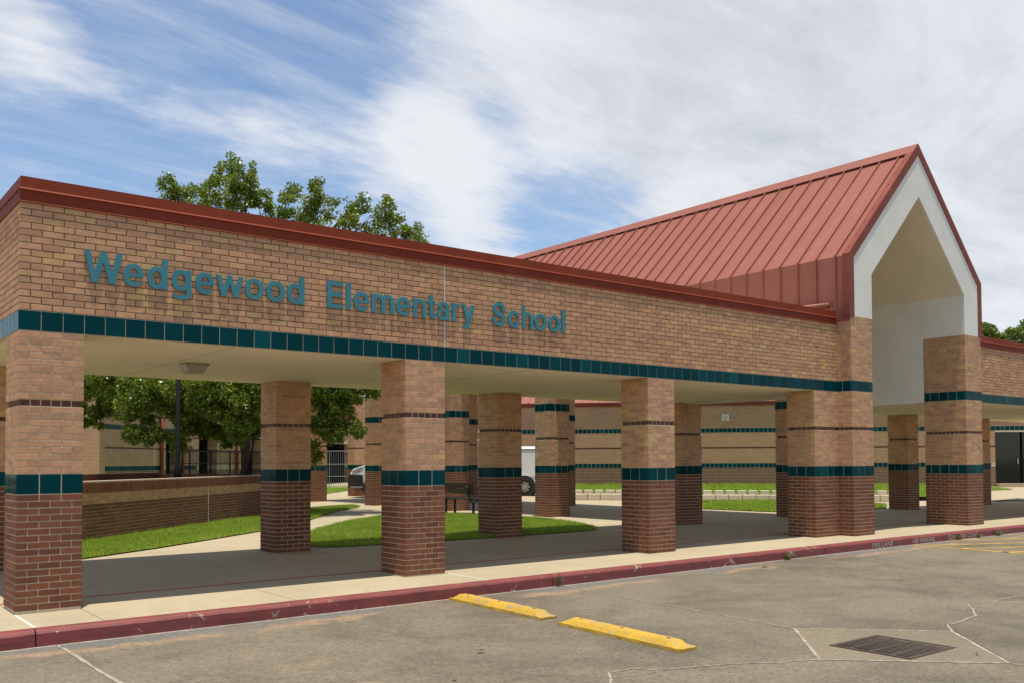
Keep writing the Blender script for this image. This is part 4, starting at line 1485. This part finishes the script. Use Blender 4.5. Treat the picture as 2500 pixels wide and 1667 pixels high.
for x, r in ((11.06, .075), (12.42, .06), (16.6, .07)):
    p = PL(ls(x), .09)
    MB().tube([(p[0], p[1], -.1), (p[0], p[1], 4.6)], r, 10).build('downspout', 'rust_paint', lb, smooth=True)
p0 = PL(ls(10.73), .003)
slab_l(ls(10.73) - .012, ls(10.73) + .012, 0, .004, -.1, 4.6).build('expansion_joint', 'sealant', lb)


def fence(name, p0, p1, h, n, label, rails, mat='black_metal', r=.011):
    th = empty(name, (*p0, 0), label, 'fence')
    d = (p1[0] - p0[0], p1[1] - p0[1])
    for z in rails:
        MB().tube([(*p0, z), (*p1, z)], .02, 6).build('rail', mat, th)
    for i in range(n + 1):
        f = i / n
        x, y = p0[0] + d[0] * f, p0[1] + d[1] * f
        MB().tube([(x, y, gz(x, y) + .08), (x, y, h)], .030 if i % 16 == 0 else r, 6).build('post' if i % 16 == 0 else 'bar', mat, th)
    return th


fence('iron_fence', (9.6, 25.2), (17.6, 33.2), 2.0, 96, 'black iron fence in the shade in front of the school wing', (.25, 1.45, 1.92))
fence('iron_fence', (21.0, 38.6), (25.0, 35.8), 2.12, 40, 'grey railed iron fence seen far back between the brick columns', (.14, .68, 1.36, 2.10), 'grey_rail', .012)

# lamp post
lp = empty('lamp_post', (5.69, 12.29, 0), 'slim black lamp post rising from the brick planter', 'lamp post')
MB().tube([(5.69, 12.29, .8), (5.69, 12.29, 1.35), (5.69, 12.29, 1.4), (5.69, 12.29, 4.6)], [.085, .085, .052, .05], 12).build('pole', 'black_metal', lp, smooth=True)
MB().tube([(5.69, 12.29, 4.6), (5.69, 12.29, 4.66), (5.69, 12.29, 5.0), (5.69, 12.29, 5.06)], [.07, .13, .19, .02], 10).build('lantern', 'black_metal', lp)

# ------------------------------------------------------------------ TREES
def leaf_cloud(centres, n, size, droop=.5):
    """centres: (x,y,z,rx,ry,rz,weight) clumps; returns verts and quads of n small folded leaves"""
    C0 = np.array(centres, float)
    sub = []
    for c in C0:
        k = int(12 + 11 * min(2.5, c[6]))
        d = NPR.normal(size=(k, 3)); d /= np.linalg.norm(d, axis=1)[:, None]
        rr = NPR.uniform(.25, 1.0, k) ** .6
        ctr_ = c[:3] + d * rr[:, None] * c[3:6] * .98
        f = NPR.uniform(.13, .36, k)[:, None]
        rad = np.maximum(c[3:6].mean() * f, size * 1.6) * NPR.uniform(.7, 1.3, (k, 3))
        sub.append(np.concatenate([ctr_, rad, np.full((k, 1), c[6] / k) * NPR.uniform(.5, 1.6, (k, 1))], 1))
    C = np.concatenate(sub)
    w = C[:, 6] / C[:, 6].sum()
    idx = NPR.choice(len(C), n, p=w)
    d = NPR.normal(size=(n, 3)); d /= np.linalg.norm(d, axis=1)[:, None]
    r = NPR.uniform(0, 1, n) ** .45
    P = C[idx, :3] + d * r[:, None] * C[idx, 3:6]
    # leaf frame
    a = NPR.normal(size=(n, 3)) * .8 + d * .9 + np.array([0, 0, -droop]); a /= np.linalg.norm(a, axis=1)[:, None]
    b = np.cross(a, NPR.normal(size=(n, 3))); b /= np.linalg.norm(b, axis=1)[:, None]
    L = size * NPR.uniform(.7, 1.35, n)[:, None]; W = L * .34
    V = np.empty((n, 4, 3))
    V[:, 0] = P; V[:, 1] = P + a * L * .5 + b * W; V[:, 2] = P + a * L; V[:, 3] = P + a * L * .5 - b * W
    c = np.cross(a, b)
    V[:, 1] += c * L * .10; V[:, 3] += c * L * .10
    return V.reshape(-1, 3), np.arange(4 * n).reshape(-1, 4)


def tree(name, label, base, h, clumps, n, size, mat, trunk_r, z0=0.0, limbs=None):
    th = empty(name, (*base, z0), label, 'tree')
    m = MB()
    zt = z0 + h * .48
    m.tube([(base[0], base[1], z0 - .2), (base[0], base[1], z0 + .3), (base[0] + .06, base[1], z0 + h * .2), (base[0] - .05, base[1] + .05, z0 + h * .34), (base[0] + .05, base[1], zt)], [trunk_r * 1.35, trunk_r, trunk_r * .86, trunk_r * .7, trunk_r * .45], 12)
    for c in clumps:
        if c[7] if len(c) > 7 else True:
            e = Vector(c[:3])
            s = Vector((base[0], base[1], min(zt - .1, max(z0 + h * .21, e.z - .9 - RNG.uniform(0, 1.2)))))
            mid = s.lerp(e, .5) + Vector((0, 0, .12 * (e - s).length * (1 if e.z > s.z + 1 else .4)))
            rr = trunk_r * .30 * min(1.0, .40 + .2 * c[3])
            m.tube([tuple(s), tuple(s.lerp(mid, .5)), tuple(mid), tuple(mid.lerp(e, .6)), tuple(e)], [rr, rr * .8, rr * .6, rr * .38, rr * .14], 6)
            for _ in range(3):
                e2 = e + Vector((RNG.uniform(-1, 1) * c[3] * .8, RNG.uniform(-1, 1) * c[4] * .8, RNG.uniform(-.6, .8) * c[5]))
                q = mid.lerp(e, RNG.uniform(.4, .9))
                m.tube([tuple(q), tuple(q.lerp(e2, .5) + Vector((0, 0, .1))), tuple(e2)], [rr * .3, rr * .2, rr * .07], 5)
    m.build('trunk', 'bark', th, smooth=True, fix=False)
    V, F = leaf_cloud([c[:7] for c in clumps], n, size)
    np_mesh('crown', V, F, mat, th)
    return th


# the planter tree: clumps placed on the sight lines of its lobes, at the planter's distance
def sight(u, v, dist):
    a = (u - 1250.0) / 2287.0; b = -(v - 833.5 - 219.5) / 2287.0
    d = _f + _r2 * a + _u2 * b
    return Vector(CAM) + d * dist


def lobes(spec, dist0):
    out = []
    for u, v, ru, rv, dd, w in spec:
        if v < 600 and ru < 70: w, rv, v = w * .62, rv * 1.12, v - 4
        p = sight(u, v, dist0 + dd)
        k = (dist0 + dd) / 2287.0
        out.append((p.x, p.y, p.z, ru * k, ru * k, rv * k, w))
    return out


TD = 26.5
spec = [(600, 440, 45, 48, 0, 1.0), (560, 430, 30, 40, .6, .6), (520, 470, 42, 50, -.5, .9), (590, 500, 60, 55, .3, 1.4), (640, 500, 38, 40, .2, .7), (480, 500, 40, 40, .5, .7), (408, 458, 22, 26, 0, .35), (425, 490, 34, 32, .3, .6), (455, 478, 18, 22, .2, .2),
        (700, 505, 28, 38, -.3, .5), (715, 480, 22, 24, .4, .3), (775, 480, 32, 34, 0, .6), (790, 520, 45, 36, .5, .8), (745, 535, 36, 30, .2, .5), (865, 520, 26, 32, .4, .45), (860, 545, 34, 26, 0, .4), (945, 520, 36, 42, 0, .75), (970, 560, 42, 34, .4, .7), (1010, 575, 30, 26, .3, .4), (915, 560, 36, 26, .2, .45), (1030, 590, 22, 18, .1, .2), (885, 500, 18, 22, .3, .2),
        (520, 600, 150, 90, 0, 3.0), (740, 640, 190, 90, 0, 3.5), (930, 660, 120, 80, .5, 2.0), (420, 620, 90, 80, .4, 1.5),
        (480, 760, 190, 90, 0, 4.5), (760, 780, 200, 90, 0, 4.5), (620, 700, 240, 120, 1.5, 4.0), (330, 820, 150, 70, 0, 3.0), (620, 850, 220, 60, -1, 3.5),  # unseen middle of the crown, leaves packed in to block the sun
        (250, 950, 70, 50, .5, 2.2), (300, 920, 90, 55, -.5, 2.4), (360, 990, 70, 55, -1.0, 1.8), (225, 1010, 40, 35, .4, .7), (420, 940, 110, 55, -1.2, 2.4), (330, 1055, 32, 24, -1.4, .45), (375, 1065, 40, 22, -1.4, .5), (440, 1075, 26, 30, -1.2, .35), (455, 1020, 40, 50, -1.0, .9),
        (520, 960, 80, 60, -1.6, 2.6), (575, 985, 70, 65, -1.8, 2.6), (600, 1040, 50, 40, -1.4, 1.0), (560, 1070, 30, 26, -1.0, .4), (500, 1040, 40, 34, -.6, .8), (625, 950, 45, 50, -1.8, 1.4),
        (770, 990, 40, 60, -.5, 1.1), (800, 960, 60, 40, 0, 1.4), (830, 1010, 45, 45, -.5, 1.1), (850, 970, 40, 30, -.4, .8), (880, 945, 40, 22, .3, .6), (820, 1060, 36, 22, -.8, .5), (875, 1045, 22, 18, -.8, .3), (770, 1045, 26, 34, -.6, .4), (915, 950, 18, 20, 0, .2), (775, 1115, 16, 16, -.6, .15), (765, 1085, 14, 18, -.6, .1)]
spec += [(230, 930, 70, 60, 2.4, 1.6), (320, 960, 80, 60, 2.6, 1.8), (420, 950, 90, 70, 2.6, 2.0), (520, 990, 90, 60, 2.4, 1.8), (600, 960, 70, 70, 2.2, 1.6), (290, 890, 90, 30, 1.5, 1.2)]
cl = lobes(spec, TD)
tb = sight(598, 1150, TD + .2)
tree('broadleaf_tree', 'leafy green tree growing from the brick planter behind the walkway', (tb.x, tb.y), 9.5, cl, 190000, .076, 'leaf', .26, .2)

# trees beyond the right wing
for (u, v, dist, hh, sc, lab) in ((2440, 828, 48.0, 8.0, 1.0, 'pale green tree top just above the right wing parapet'), (2570, 800, 52.0, 9.0, 1.1, 'pale green tree at the right edge behind the right wing')):
    b = sight(u, 1140, dist)
    sp = []
    for i in range(16):
        sp.append((u + RNG.uniform(-85, 85), v + 40 + RNG.uniform(-20, 120), RNG.uniform(20, 34), RNG.uniform(18, 28), RNG.uniform(-1.5, 1.5), RNG.uniform(.6, 1.2)))
    sp += [(u - 35, v - 22, 18, 16, 0, .5), (u + 40, v - 14, 22, 18, 0, .5), (u + 5, v + 5, 26, 20, 0, .7), (u - 60, v + 5, 20, 16, 0, .5)]
    tree('shade_tree', lab, (b.x, b.y), hh, lobes(sp, dist), 32000, .15, 'leaf_pale', .25, -.1)

# ------------------------------------------------------------------ BENCH
bn = empty('park_bench', (12.8, 10.0, 0), 'black perforated metal bench by the inner lawn', 'bench')
bx, by0, by1 = 12.72, 9.85, 11.65
g0 = gz(12.8, 10)


def perforated(name, corner, du, dv, nu, nv, L, H, hole, parent):
    """sheet made of a lattice with square holes"""
    m = MB(); cu, cv = L / nu, H / nv
    cx = Vector(corner); du, dv = Vector(du), Vector(dv)
    nrm_ = du.cross(dv).normalized() * .006

    def bar(a0, a1, b0, b1):
        q = [cx + du * a + dv * b for a, b in ((a0, b0), (a1, b0), (a1, b1), (a0, b1))]
        m.add([tuple(x) for x in q] + [tuple(x + nrm_) for x in q], [(3, 2, 1, 0), (4, 5, 6, 7), (0, 1, 5, 4), (1, 2, 6, 5), (2, 3, 7, 6), (3, 0, 4, 7)])
    hs = hole / 2
    for j in range(nv + 1):
        b0 = 0 if j == 0 else j * cv - cv / 2 + hs; b1 = H if j == nv else j * cv + cv / 2 - hs
        bar(0, L, b0, b1)
    for j in range(nv):
        for i in range(nu + 1):
            a0 = 0 if i == 0 else i * cu - cu / 2 + hs; a1 = L if i == nu else i * cu + cu / 2 - hs
            bb0 = (j * cv + cv / 2 - hs); bar(a0, a1, bb0, bb0 + 2 * hs)
    return m.build(name, 'bench_metal', parent, fix=False)


perforated('backrest', (bx - .10, by0, g0 + .86), (0, 1, 0), (.25, 0, -.97), 44, 7, by1 - by0, .27, .022, bn)
perforated('seat', (bx + .06, by0, g0 + .445), (0, 1, 0), (1, 0, 0), 44, 10, by1 - by0, .42, .022, bn)
for a, b, z in ((bx - .11, g0 + .865, .0), ):
    MB().tube([(bx - .10, by0 - .005, g0 + .865), (bx - .10, by1 + .005, g0 + .865)], .016, 8).build('back_rim', 'bench_metal', bn)
MB().tube([(bx - .025, by0 - .005, g0 + .60), (bx - .025, by1 + .005, g0 + .60)], .014, 8).build('back_rim', 'bench_metal', bn)
MB().tube([(bx + .49, by0 - .005, g0 + .44), (bx + .49, by1 + .005, g0 + .44)], .022, 8).build('seat_rim', 'bench_metal', bn)
MB().tube([(bx + .05, by0 - .005, g0 + .44), (bx + .05, by1 + .005, g0 + .44)], .018, 8).build('seat_rim', 'bench_metal', bn)
for yv in (by0 + .25, by1 - .25):
    MB().tube([(bx - .115, yv, g0 + .80), (bx - .09, yv, g0 + .66), (bx - .03, yv, g0 + .48), (bx + .06, yv, g0 + .415), (bx + .45, yv, g0 + .405)], .026, 8).build('support', 'bench_metal', bn, smooth=True)
    MB().tube([(bx + .10, yv, g0 - .03), (bx + .10, yv, g0 + .41)], .035, 8).build('leg', 'bench_metal', bn, smooth=True)
    MB().tube([(bx + .40, yv, g0 - .03), (bx + .40, yv, g0 + .41)], .035, 8).build('leg', 'bench_metal', bn, smooth=True)


# ------------------------------------------------------------------ VANS
def van(name, label, pos, ang, hi):
    th = empty(name, (*pos, gz(*pos)), label, 'van', 'vans parked behind the entrance')
    th.rotation_euler = (0, 0, ang)
    WL[th.name] = Vector((0, 0, 0))
    # local frame: nose towards -X at 0, tail +X, width along Y (0 at near side)
    Wd = 1.98
    prof = [(0.05, .42), (.0, .62), (.03, .98), (.14, 1.16), (.55, 1.30), (.98, 1.42), (1.62, hi - .12), (1.9, hi - .02), (2.4, hi), (5.35, hi), (5.46, hi - .08), (5.52, 1.2), (5.52, .45)]
    b = MB()
    lay = [(0.10, .93), (0.02, 1.0), (0.0, 1.0)]
    n = len(prof)
    rows = []
    for yv, k in ((0.0, 0.10), (.06, .03), (.14, 0.0), (Wd - .14, 0.0), (Wd - .06, .03), (Wd, .10)):
        rows.append([(x + (k if x < .6 else (-k if x > 5.3 else 0)), yv + (.10 * max(0, z - 1.15) / 1.0 * (1 if yv < 1 else -1)), z - (k * .9 if z > hi - .2 else 0)) for x, z in prof])
    V = [p for r in rows for p in r]
    F = [(i * n + k, i * n + (k + 1) % n, (i + 1) * n + (k + 1) % n, (i + 1) * n + k) for i in range(len(rows) - 1) for k in range(n)]
    F += [tuple(range(n)), tuple(range((len(rows) - 1) * n, len(rows) * n))[::-1]]
    b.add(V, F); body = b.build('body', 'van_white', th)
    MB().extrude([(-.035, .06, .44), (-.06, .06, .62), (-.03, .06, .90), (.10, .06, .95), (.55, .06, .93), (.60, .06, .44)], (0, Wd - .12, 0)).build('bumper', 'van_black', th)
    for yv in (-.012, Wd - .05):
        MB().extrude([(.03, yv, .46), (.02, yv, .90), (.12, yv, .95), (.58, yv, .92), (.62, yv, .46)], (0, .062, 0)).build('bumper_end', 'van_black', th)
    MB().box(.5, .03, .30, 5.45, Wd - .03, .46).build('sill', 'van_black', th)
    for yv in (-.004, Wd - .016):
        MB().extrude([(.14, yv, .99), (.15, yv, 1.10), (.50, yv, 1.25), (.58, yv, 1.22), (.38, yv, 1.02)], (0, .02, 0)).build('headlight', 'headlamp', th)
        MB().extrude([(.36, yv - .004, 1.04), (.41, yv - .004, 1.11), (.45, yv - .004, 1.11), (.41, yv - .004, 1.04)], (0, .028, 0)).build('indicator', 'amber', th)
        o = .10 * (1.35 - 1.15)
        MB().extrude([(1.30, yv + (.028 if yv < 1 else -.028), 1.34), (1.75, yv + (.075 if yv < 1 else -.075), hi - .22), (2.45, yv + (.075 if yv < 1 else -.075), hi - .22), (2.45, yv + (.028 if yv < 1 else -.028), 1.34)], (0, .012, 0)).build('window', 'glass_dark', th)
        # side moulding and roof gutter
        MB().box(1.2, yv - .002, .80, 5.4, yv + .018, .86).build('side_moulding', 'van_white', th)
        MB().box(1.9, yv + (.07 if yv < 1 else -.07), hi - .135, 5.35, yv + (.10 if yv < 1 else -.04), hi - .118).build('gutter', 'van_black', th)
    MB().extrude([(1.0, .18, 1.45), (1.60, .26, hi - .14), (1.60, Wd - .26, hi - .14), (1.0, Wd - .18, 1.45)], (-.012, 0, .02)).build('windscreen', 'glass_dark', th)
    for x in (1.05, 4.30):
        for yv, sgn in ((-.01, -1), (Wd + .01, 1)):
            c = Vector((x, yv, .385))
            arch = MB()
            arch.tube([(x, yv - .008 * sgn * -1, .40), (x, yv + .1 * -sgn, .40)], .455, 24); arch.build('wheel_arch', 'van_black', th)
            w = MB()
            prof_ = [(.20, .02), (.235, .0), (.36, .005), (.385, .04), (.385, .19), (.36, .23), (.2, .23)]
            sg = 28; q = []
            for r_, d_ in prof_:
                for k in range(sg):
                    a = 2 * math.pi * k / sg
                    q.append((x + r_ * math.cos(a), yv - .012 * -sgn + (d_ * -sgn), .385 + r_ * math.sin(a)))
            ff = [(i * sg + k, i * sg + (k + 1) % sg, (i + 1) * sg + (k + 1) % sg, (i + 1) * sg + k) for i in range(len(prof_) - 1) for k in range(sg)]
            w.add(q, ff); wh = w.build('tyre', 'rubber', th, smooth=True)
            rm = MB()
            y_in = yv + .012 * sgn
            for k in range(8):
                a = 2 * math.pi * k / 8
                ca, sa = math.cos(a), math.sin(a)
                for (r0, r1, hw0, hw1) in ((.05, .215, .022, .04),):
                    pts = [(x + ca * r0 - sa * hw0, .385 + sa * r0 + ca * hw0), (x + ca * r1 - sa * hw1, .385 + sa * r1 + ca * hw1), (x + ca * r1 + sa * hw1, .385 + sa * r1 - ca * hw1), (x + ca * r0 + sa * hw0, .385 + sa * r0 - ca * hw0)]
                    rm.extrude([(p[0], y_in, p[1]) for p in pts], (0, -.03 * sgn, 0))
            rm.tube([(x, y_in + .012 * sgn, .385), (x, y_in - .04 * sgn, .385)], .075, 16)
            rm.tube([(x, y_in - .03 * sgn, .385), (x, y_in - .05 * sgn, .385)], .215, 28)
            rm.build('rim', 'alloy', th)
    return th


# a van nose towards the upper left along the back drive: local -X maps to (-1,1)/sqrt2
AV = -math.pi / 4
rw = (22.9, 20.4)
ca, sa = math.cos(AV), math.sin(AV)
van('cargo_van', 'white cargo van half hidden behind the columns, rear wheel showing', (rw[0] - ca * 4.30, rw[1] - sa * 4.30), AV, 2.08)
van('cargo_van', 'white van nose with black bumper beyond the far columns', (16.4, 23.7), AV, 2.35)

# ------------------------------------------------------------------ PARKING STOPS, DRAIN, SMALL THINGS
def parking_stop(y0, y1, label, tilt, xc):
    z = pz(xc, (y0 + y1) / 2) + .001
    th = empty('parking_stop', (xc, (y0 + y1) / 2, z), label, 'parking stop', 'yellow parking stops')
    hw, tw, h = .112, .056, .078
    L = (y1 - y0)
    n = 26
    V = []; F = []
    sect = [(-hw, 0), (-hw + .004, .028), (-tw - .012, h - .012), (-tw + .008, h), (tw - .008, h), (tw + .012, h - .012), (hw - .004, .028), (hw, 0)]
    m = len(sect)
    for i in range(n + 1):
        f = i / n
        y = y0 + L * f
        e = min(f, 1 - f) * L
        k = min(1.0, .34 + e / .20) if e < .14 else 1.0
        for x, zz in sect:
            nz = RNG.uniform(-.0022, .0022)
            V.append((xc + x * (1 if zz < .03 else (1 if k == 1 else .9)) + nz + tilt * (f - .5), y, z + (zz * k if zz > .03 else zz) + (nz if zz > .02 else 0)))
    F = [(i * m + k, i * m + k + 1, (i + 1) * m + k + 1, (i + 1) * m + k) for i in range(n) for k in range(m - 1)]
    F += [tuple(range(m)), tuple(range(n * m, n * m + m))[::-1]]
    b = MB(); b.add(V, F); b.build('stop_body', 'yellow_paint', th)
    for f in (.14, .5, .86):
        y = y0 + L * f
        MB().tube([(xc + tilt * (f - .5), y, z + h - .01), (xc + tilt * (f - .5), y, z + h + .0035)], .017, 10).build('pin', 'cast_iron', th)


parking_stop(-2.90, -1.12, 'worn yellow parking stop nearest the red curb', .09, 4.44)
parking_stop(-4.88, -3.20, 'worn yellow parking stop nearer the drain grate', .10, 4.32)

dg = empty('drain_grate', (5.75, -5.89, 0), 'square rusty iron drain grate set in the parking lot', 'drain')
x0, x1, y0, y1 = 5.376, 6.130, -6.263, -5.520
zz = pz(5.75, -5.9) + .0035
MB().add([(x0, y0, zz - .002), (x1, y0, zz - .002), (x1, y1, zz - .002), (x0, y1, zz - .002)], [(0, 1, 2, 3)]).build('pit_shade', 'void_shade', dg, fix=False)  # flat near-black sheet on the lot, painted shade instead of depth
fw = .042
for a in ((x0, y0, x1, y0 + fw), (x0, y1 - fw, x1, y1), (x0, y0 + fw, x0 + fw, y1 - fw), (x1 - fw, y0 + fw, x1, y1 - fw)):
    MB().box(a[0], a[1], zz - .001, a[2], a[3], zz + .006).build('frame_bar', 'cast_iron', dg)
nb = 13
for i in range(1, nb):
    xx = x0 + fw + (x1 - x0 - 2 * fw) * i / nb
    MB().box(xx - .0105, y0 + fw, zz - .001, xx + .0105, y1 - fw, zz + .0045).build('grate_bar', 'cast_iron', dg)
for f in (.25, .5, .75):
    yv = y0 + (y1 - y0) * f
    MB().box(x0 + fw, yv - .016, zz, x1 - fw, yv + .016, zz + .0052).build('cross_bar', 'cast_iron', dg)

# stencilled curb lettering
def curb_text(txt, x0, x1, label):
    cu = bpy.data.curves.new('curb_lettering', 'FONT')
    cu.body = txt; cu.size = 1.0; cu.offset = .012
    tmp = bpy.data.objects.new('tmp_text', cu); COL.objects.link(tmp)
    bpy.context.view_layer.update()
    dg_ = bpy.context.evaluated_depsgraph_get()
    me = bpy.data.meshes.new_from_object(tmp.evaluated_get(dg_))
    bpy.data.objects.remove(tmp, do_unlink=True)
    co = np.empty(len(me.vertices) * 3); me.vertices.foreach_get('co', co); co = co.reshape(-1, 3)
    lo, hi = co.min(0), co.max(0)
    u = (co[:, 0] - lo[0]) / (hi[0] - lo[0]); v = (co[:, 1] - lo[1]) / (hi[1] - lo[1])
    X = x0 + u * (x1 - x0)
    Z = np.array([gz(a, -1) for a in X]) - .128 + v * .085
    dz = (np.array([gz(a, -1) for a in X]) - Z)
    Y = np.full_like(X, -1.0505)
    me.vertices.foreach_set('co', np.stack([X, Y, Z], 1).astype(np.float32).ravel())
    me.materials.clear(); me.materials.append(MATS['stencil_paint']); me.update()
    o = bpy.data.objects.new('curb_lettering', me); COL.objects.link(o)
    o.parent = curb
    o.location = -world_loc(curb)
    return o


curb_text('FIRE LANE', 13.55, 14.25, '')
curb_text('NO PARKING', 14.95, 15.75, '')
curb_text('TOW AWAY ZONE', 16.25, 17.45, '')


def weed(x, y, z, n, h, spread, label, mat='weed_leaf'):
    m = MB(); V = []; F = []
    for i in range(n):
        a = RNG.uniform(0, 2 * math.pi); L = h * RNG.uniform(.4, 1.1); sp = spread * RNG.uniform(.2, 1.0)
        bx_, by_ = x + RNG.uniform(-.03, .03) * (1 + spread * 6), y + RNG.uniform(-.02, .02)
        w = RNG.uniform(.003, .007)
        px_, py_ = math.cos(a), math.sin(a) * .6 - .25
        pts = [(bx_ + px_ * sp * f * f, by_ + py_ * sp * f * f, z + L * (f - .35 * f * f * RNG.uniform(.2, 1.2))) for f in (0, .35, .7, 1)]
        base = len(V)
        for k, p in enumerate(pts):
            ww = w * (1, 1, .7, .1)[k]
            V += [(p[0] - math.sin(a) * ww, p[1] + math.cos(a) * ww, p[2]), (p[0] + math.sin(a) * ww, p[1] - math.cos(a) * ww, p[2])]
        F += [(base + 2 * k, base + 2 * k + 1, base + 2 * k + 3, base + 2 * k + 2) for k in range(3)]
    m.add(V, F)
    return tag(m.build('weed', mat, None, fix=False, loc=(x, y, z)), label, 'weed', 'weeds growing along the curb')


for x, n, h, sp, lab in ((6.12, 16, .26, .05, 'tall thin weed sprouting at the curb joint'), (11.0, 46, .16, .16, 'spreading green weed clump at the foot of the curb'),
                         (16.62, 60, .22, .15, 'pale dry weed clump covering the curb lettering'), (17.45, 26, .12, .14, 'small green weed right of the pale clump'), (18.3, 40, .15, .22, 'low green weed farthest along the curb')):
    weed(x, -1.085, pz(x, -1.1), n, h, sp, lab)


def litter(x, y, s, label, mat='dead_leaf'):
    z = pz(x, y) + .004
    m = MB()
    for i in range(3):
        a = RNG.uniform(0, 6.28); c, q = math.cos(a), math.sin(a)
        pts = []
        for f, w in ((0, .02), (.35, .5), (.7, .42), (1, .02)):
            for sg in (1, -1):
                u, v = (f - .5) * s, sg * w * s * .55
                pts.append((x + c * u - q * v + i * s * .25, y + q * u + c * v, z + .004 + abs(v) * .55 + f * s * .25 + i * .004))
        m.add(pts, [(2 * k, 2 * k + 1, 2 * k + 3, 2 * k + 2) for k in range(3)])
    return tag(m.build('dead_leaf', mat, None, fix=False, loc=(x, y, z)), label, 'leaf', 'dry leaves on the parking lot')


litter(9.8, -1.52, .10, 'curled dry leaf on the lot near the curb')
litter(2.86, -3.8, .06, 'dark dry leaf on the lot left of the parking stops')
litter(5.95, -6.52, .035, 'tiny dry leaf beside the drain grate')
litter(2.12, -4.48, .04, 'brown leaf at the bottom edge of the lot')
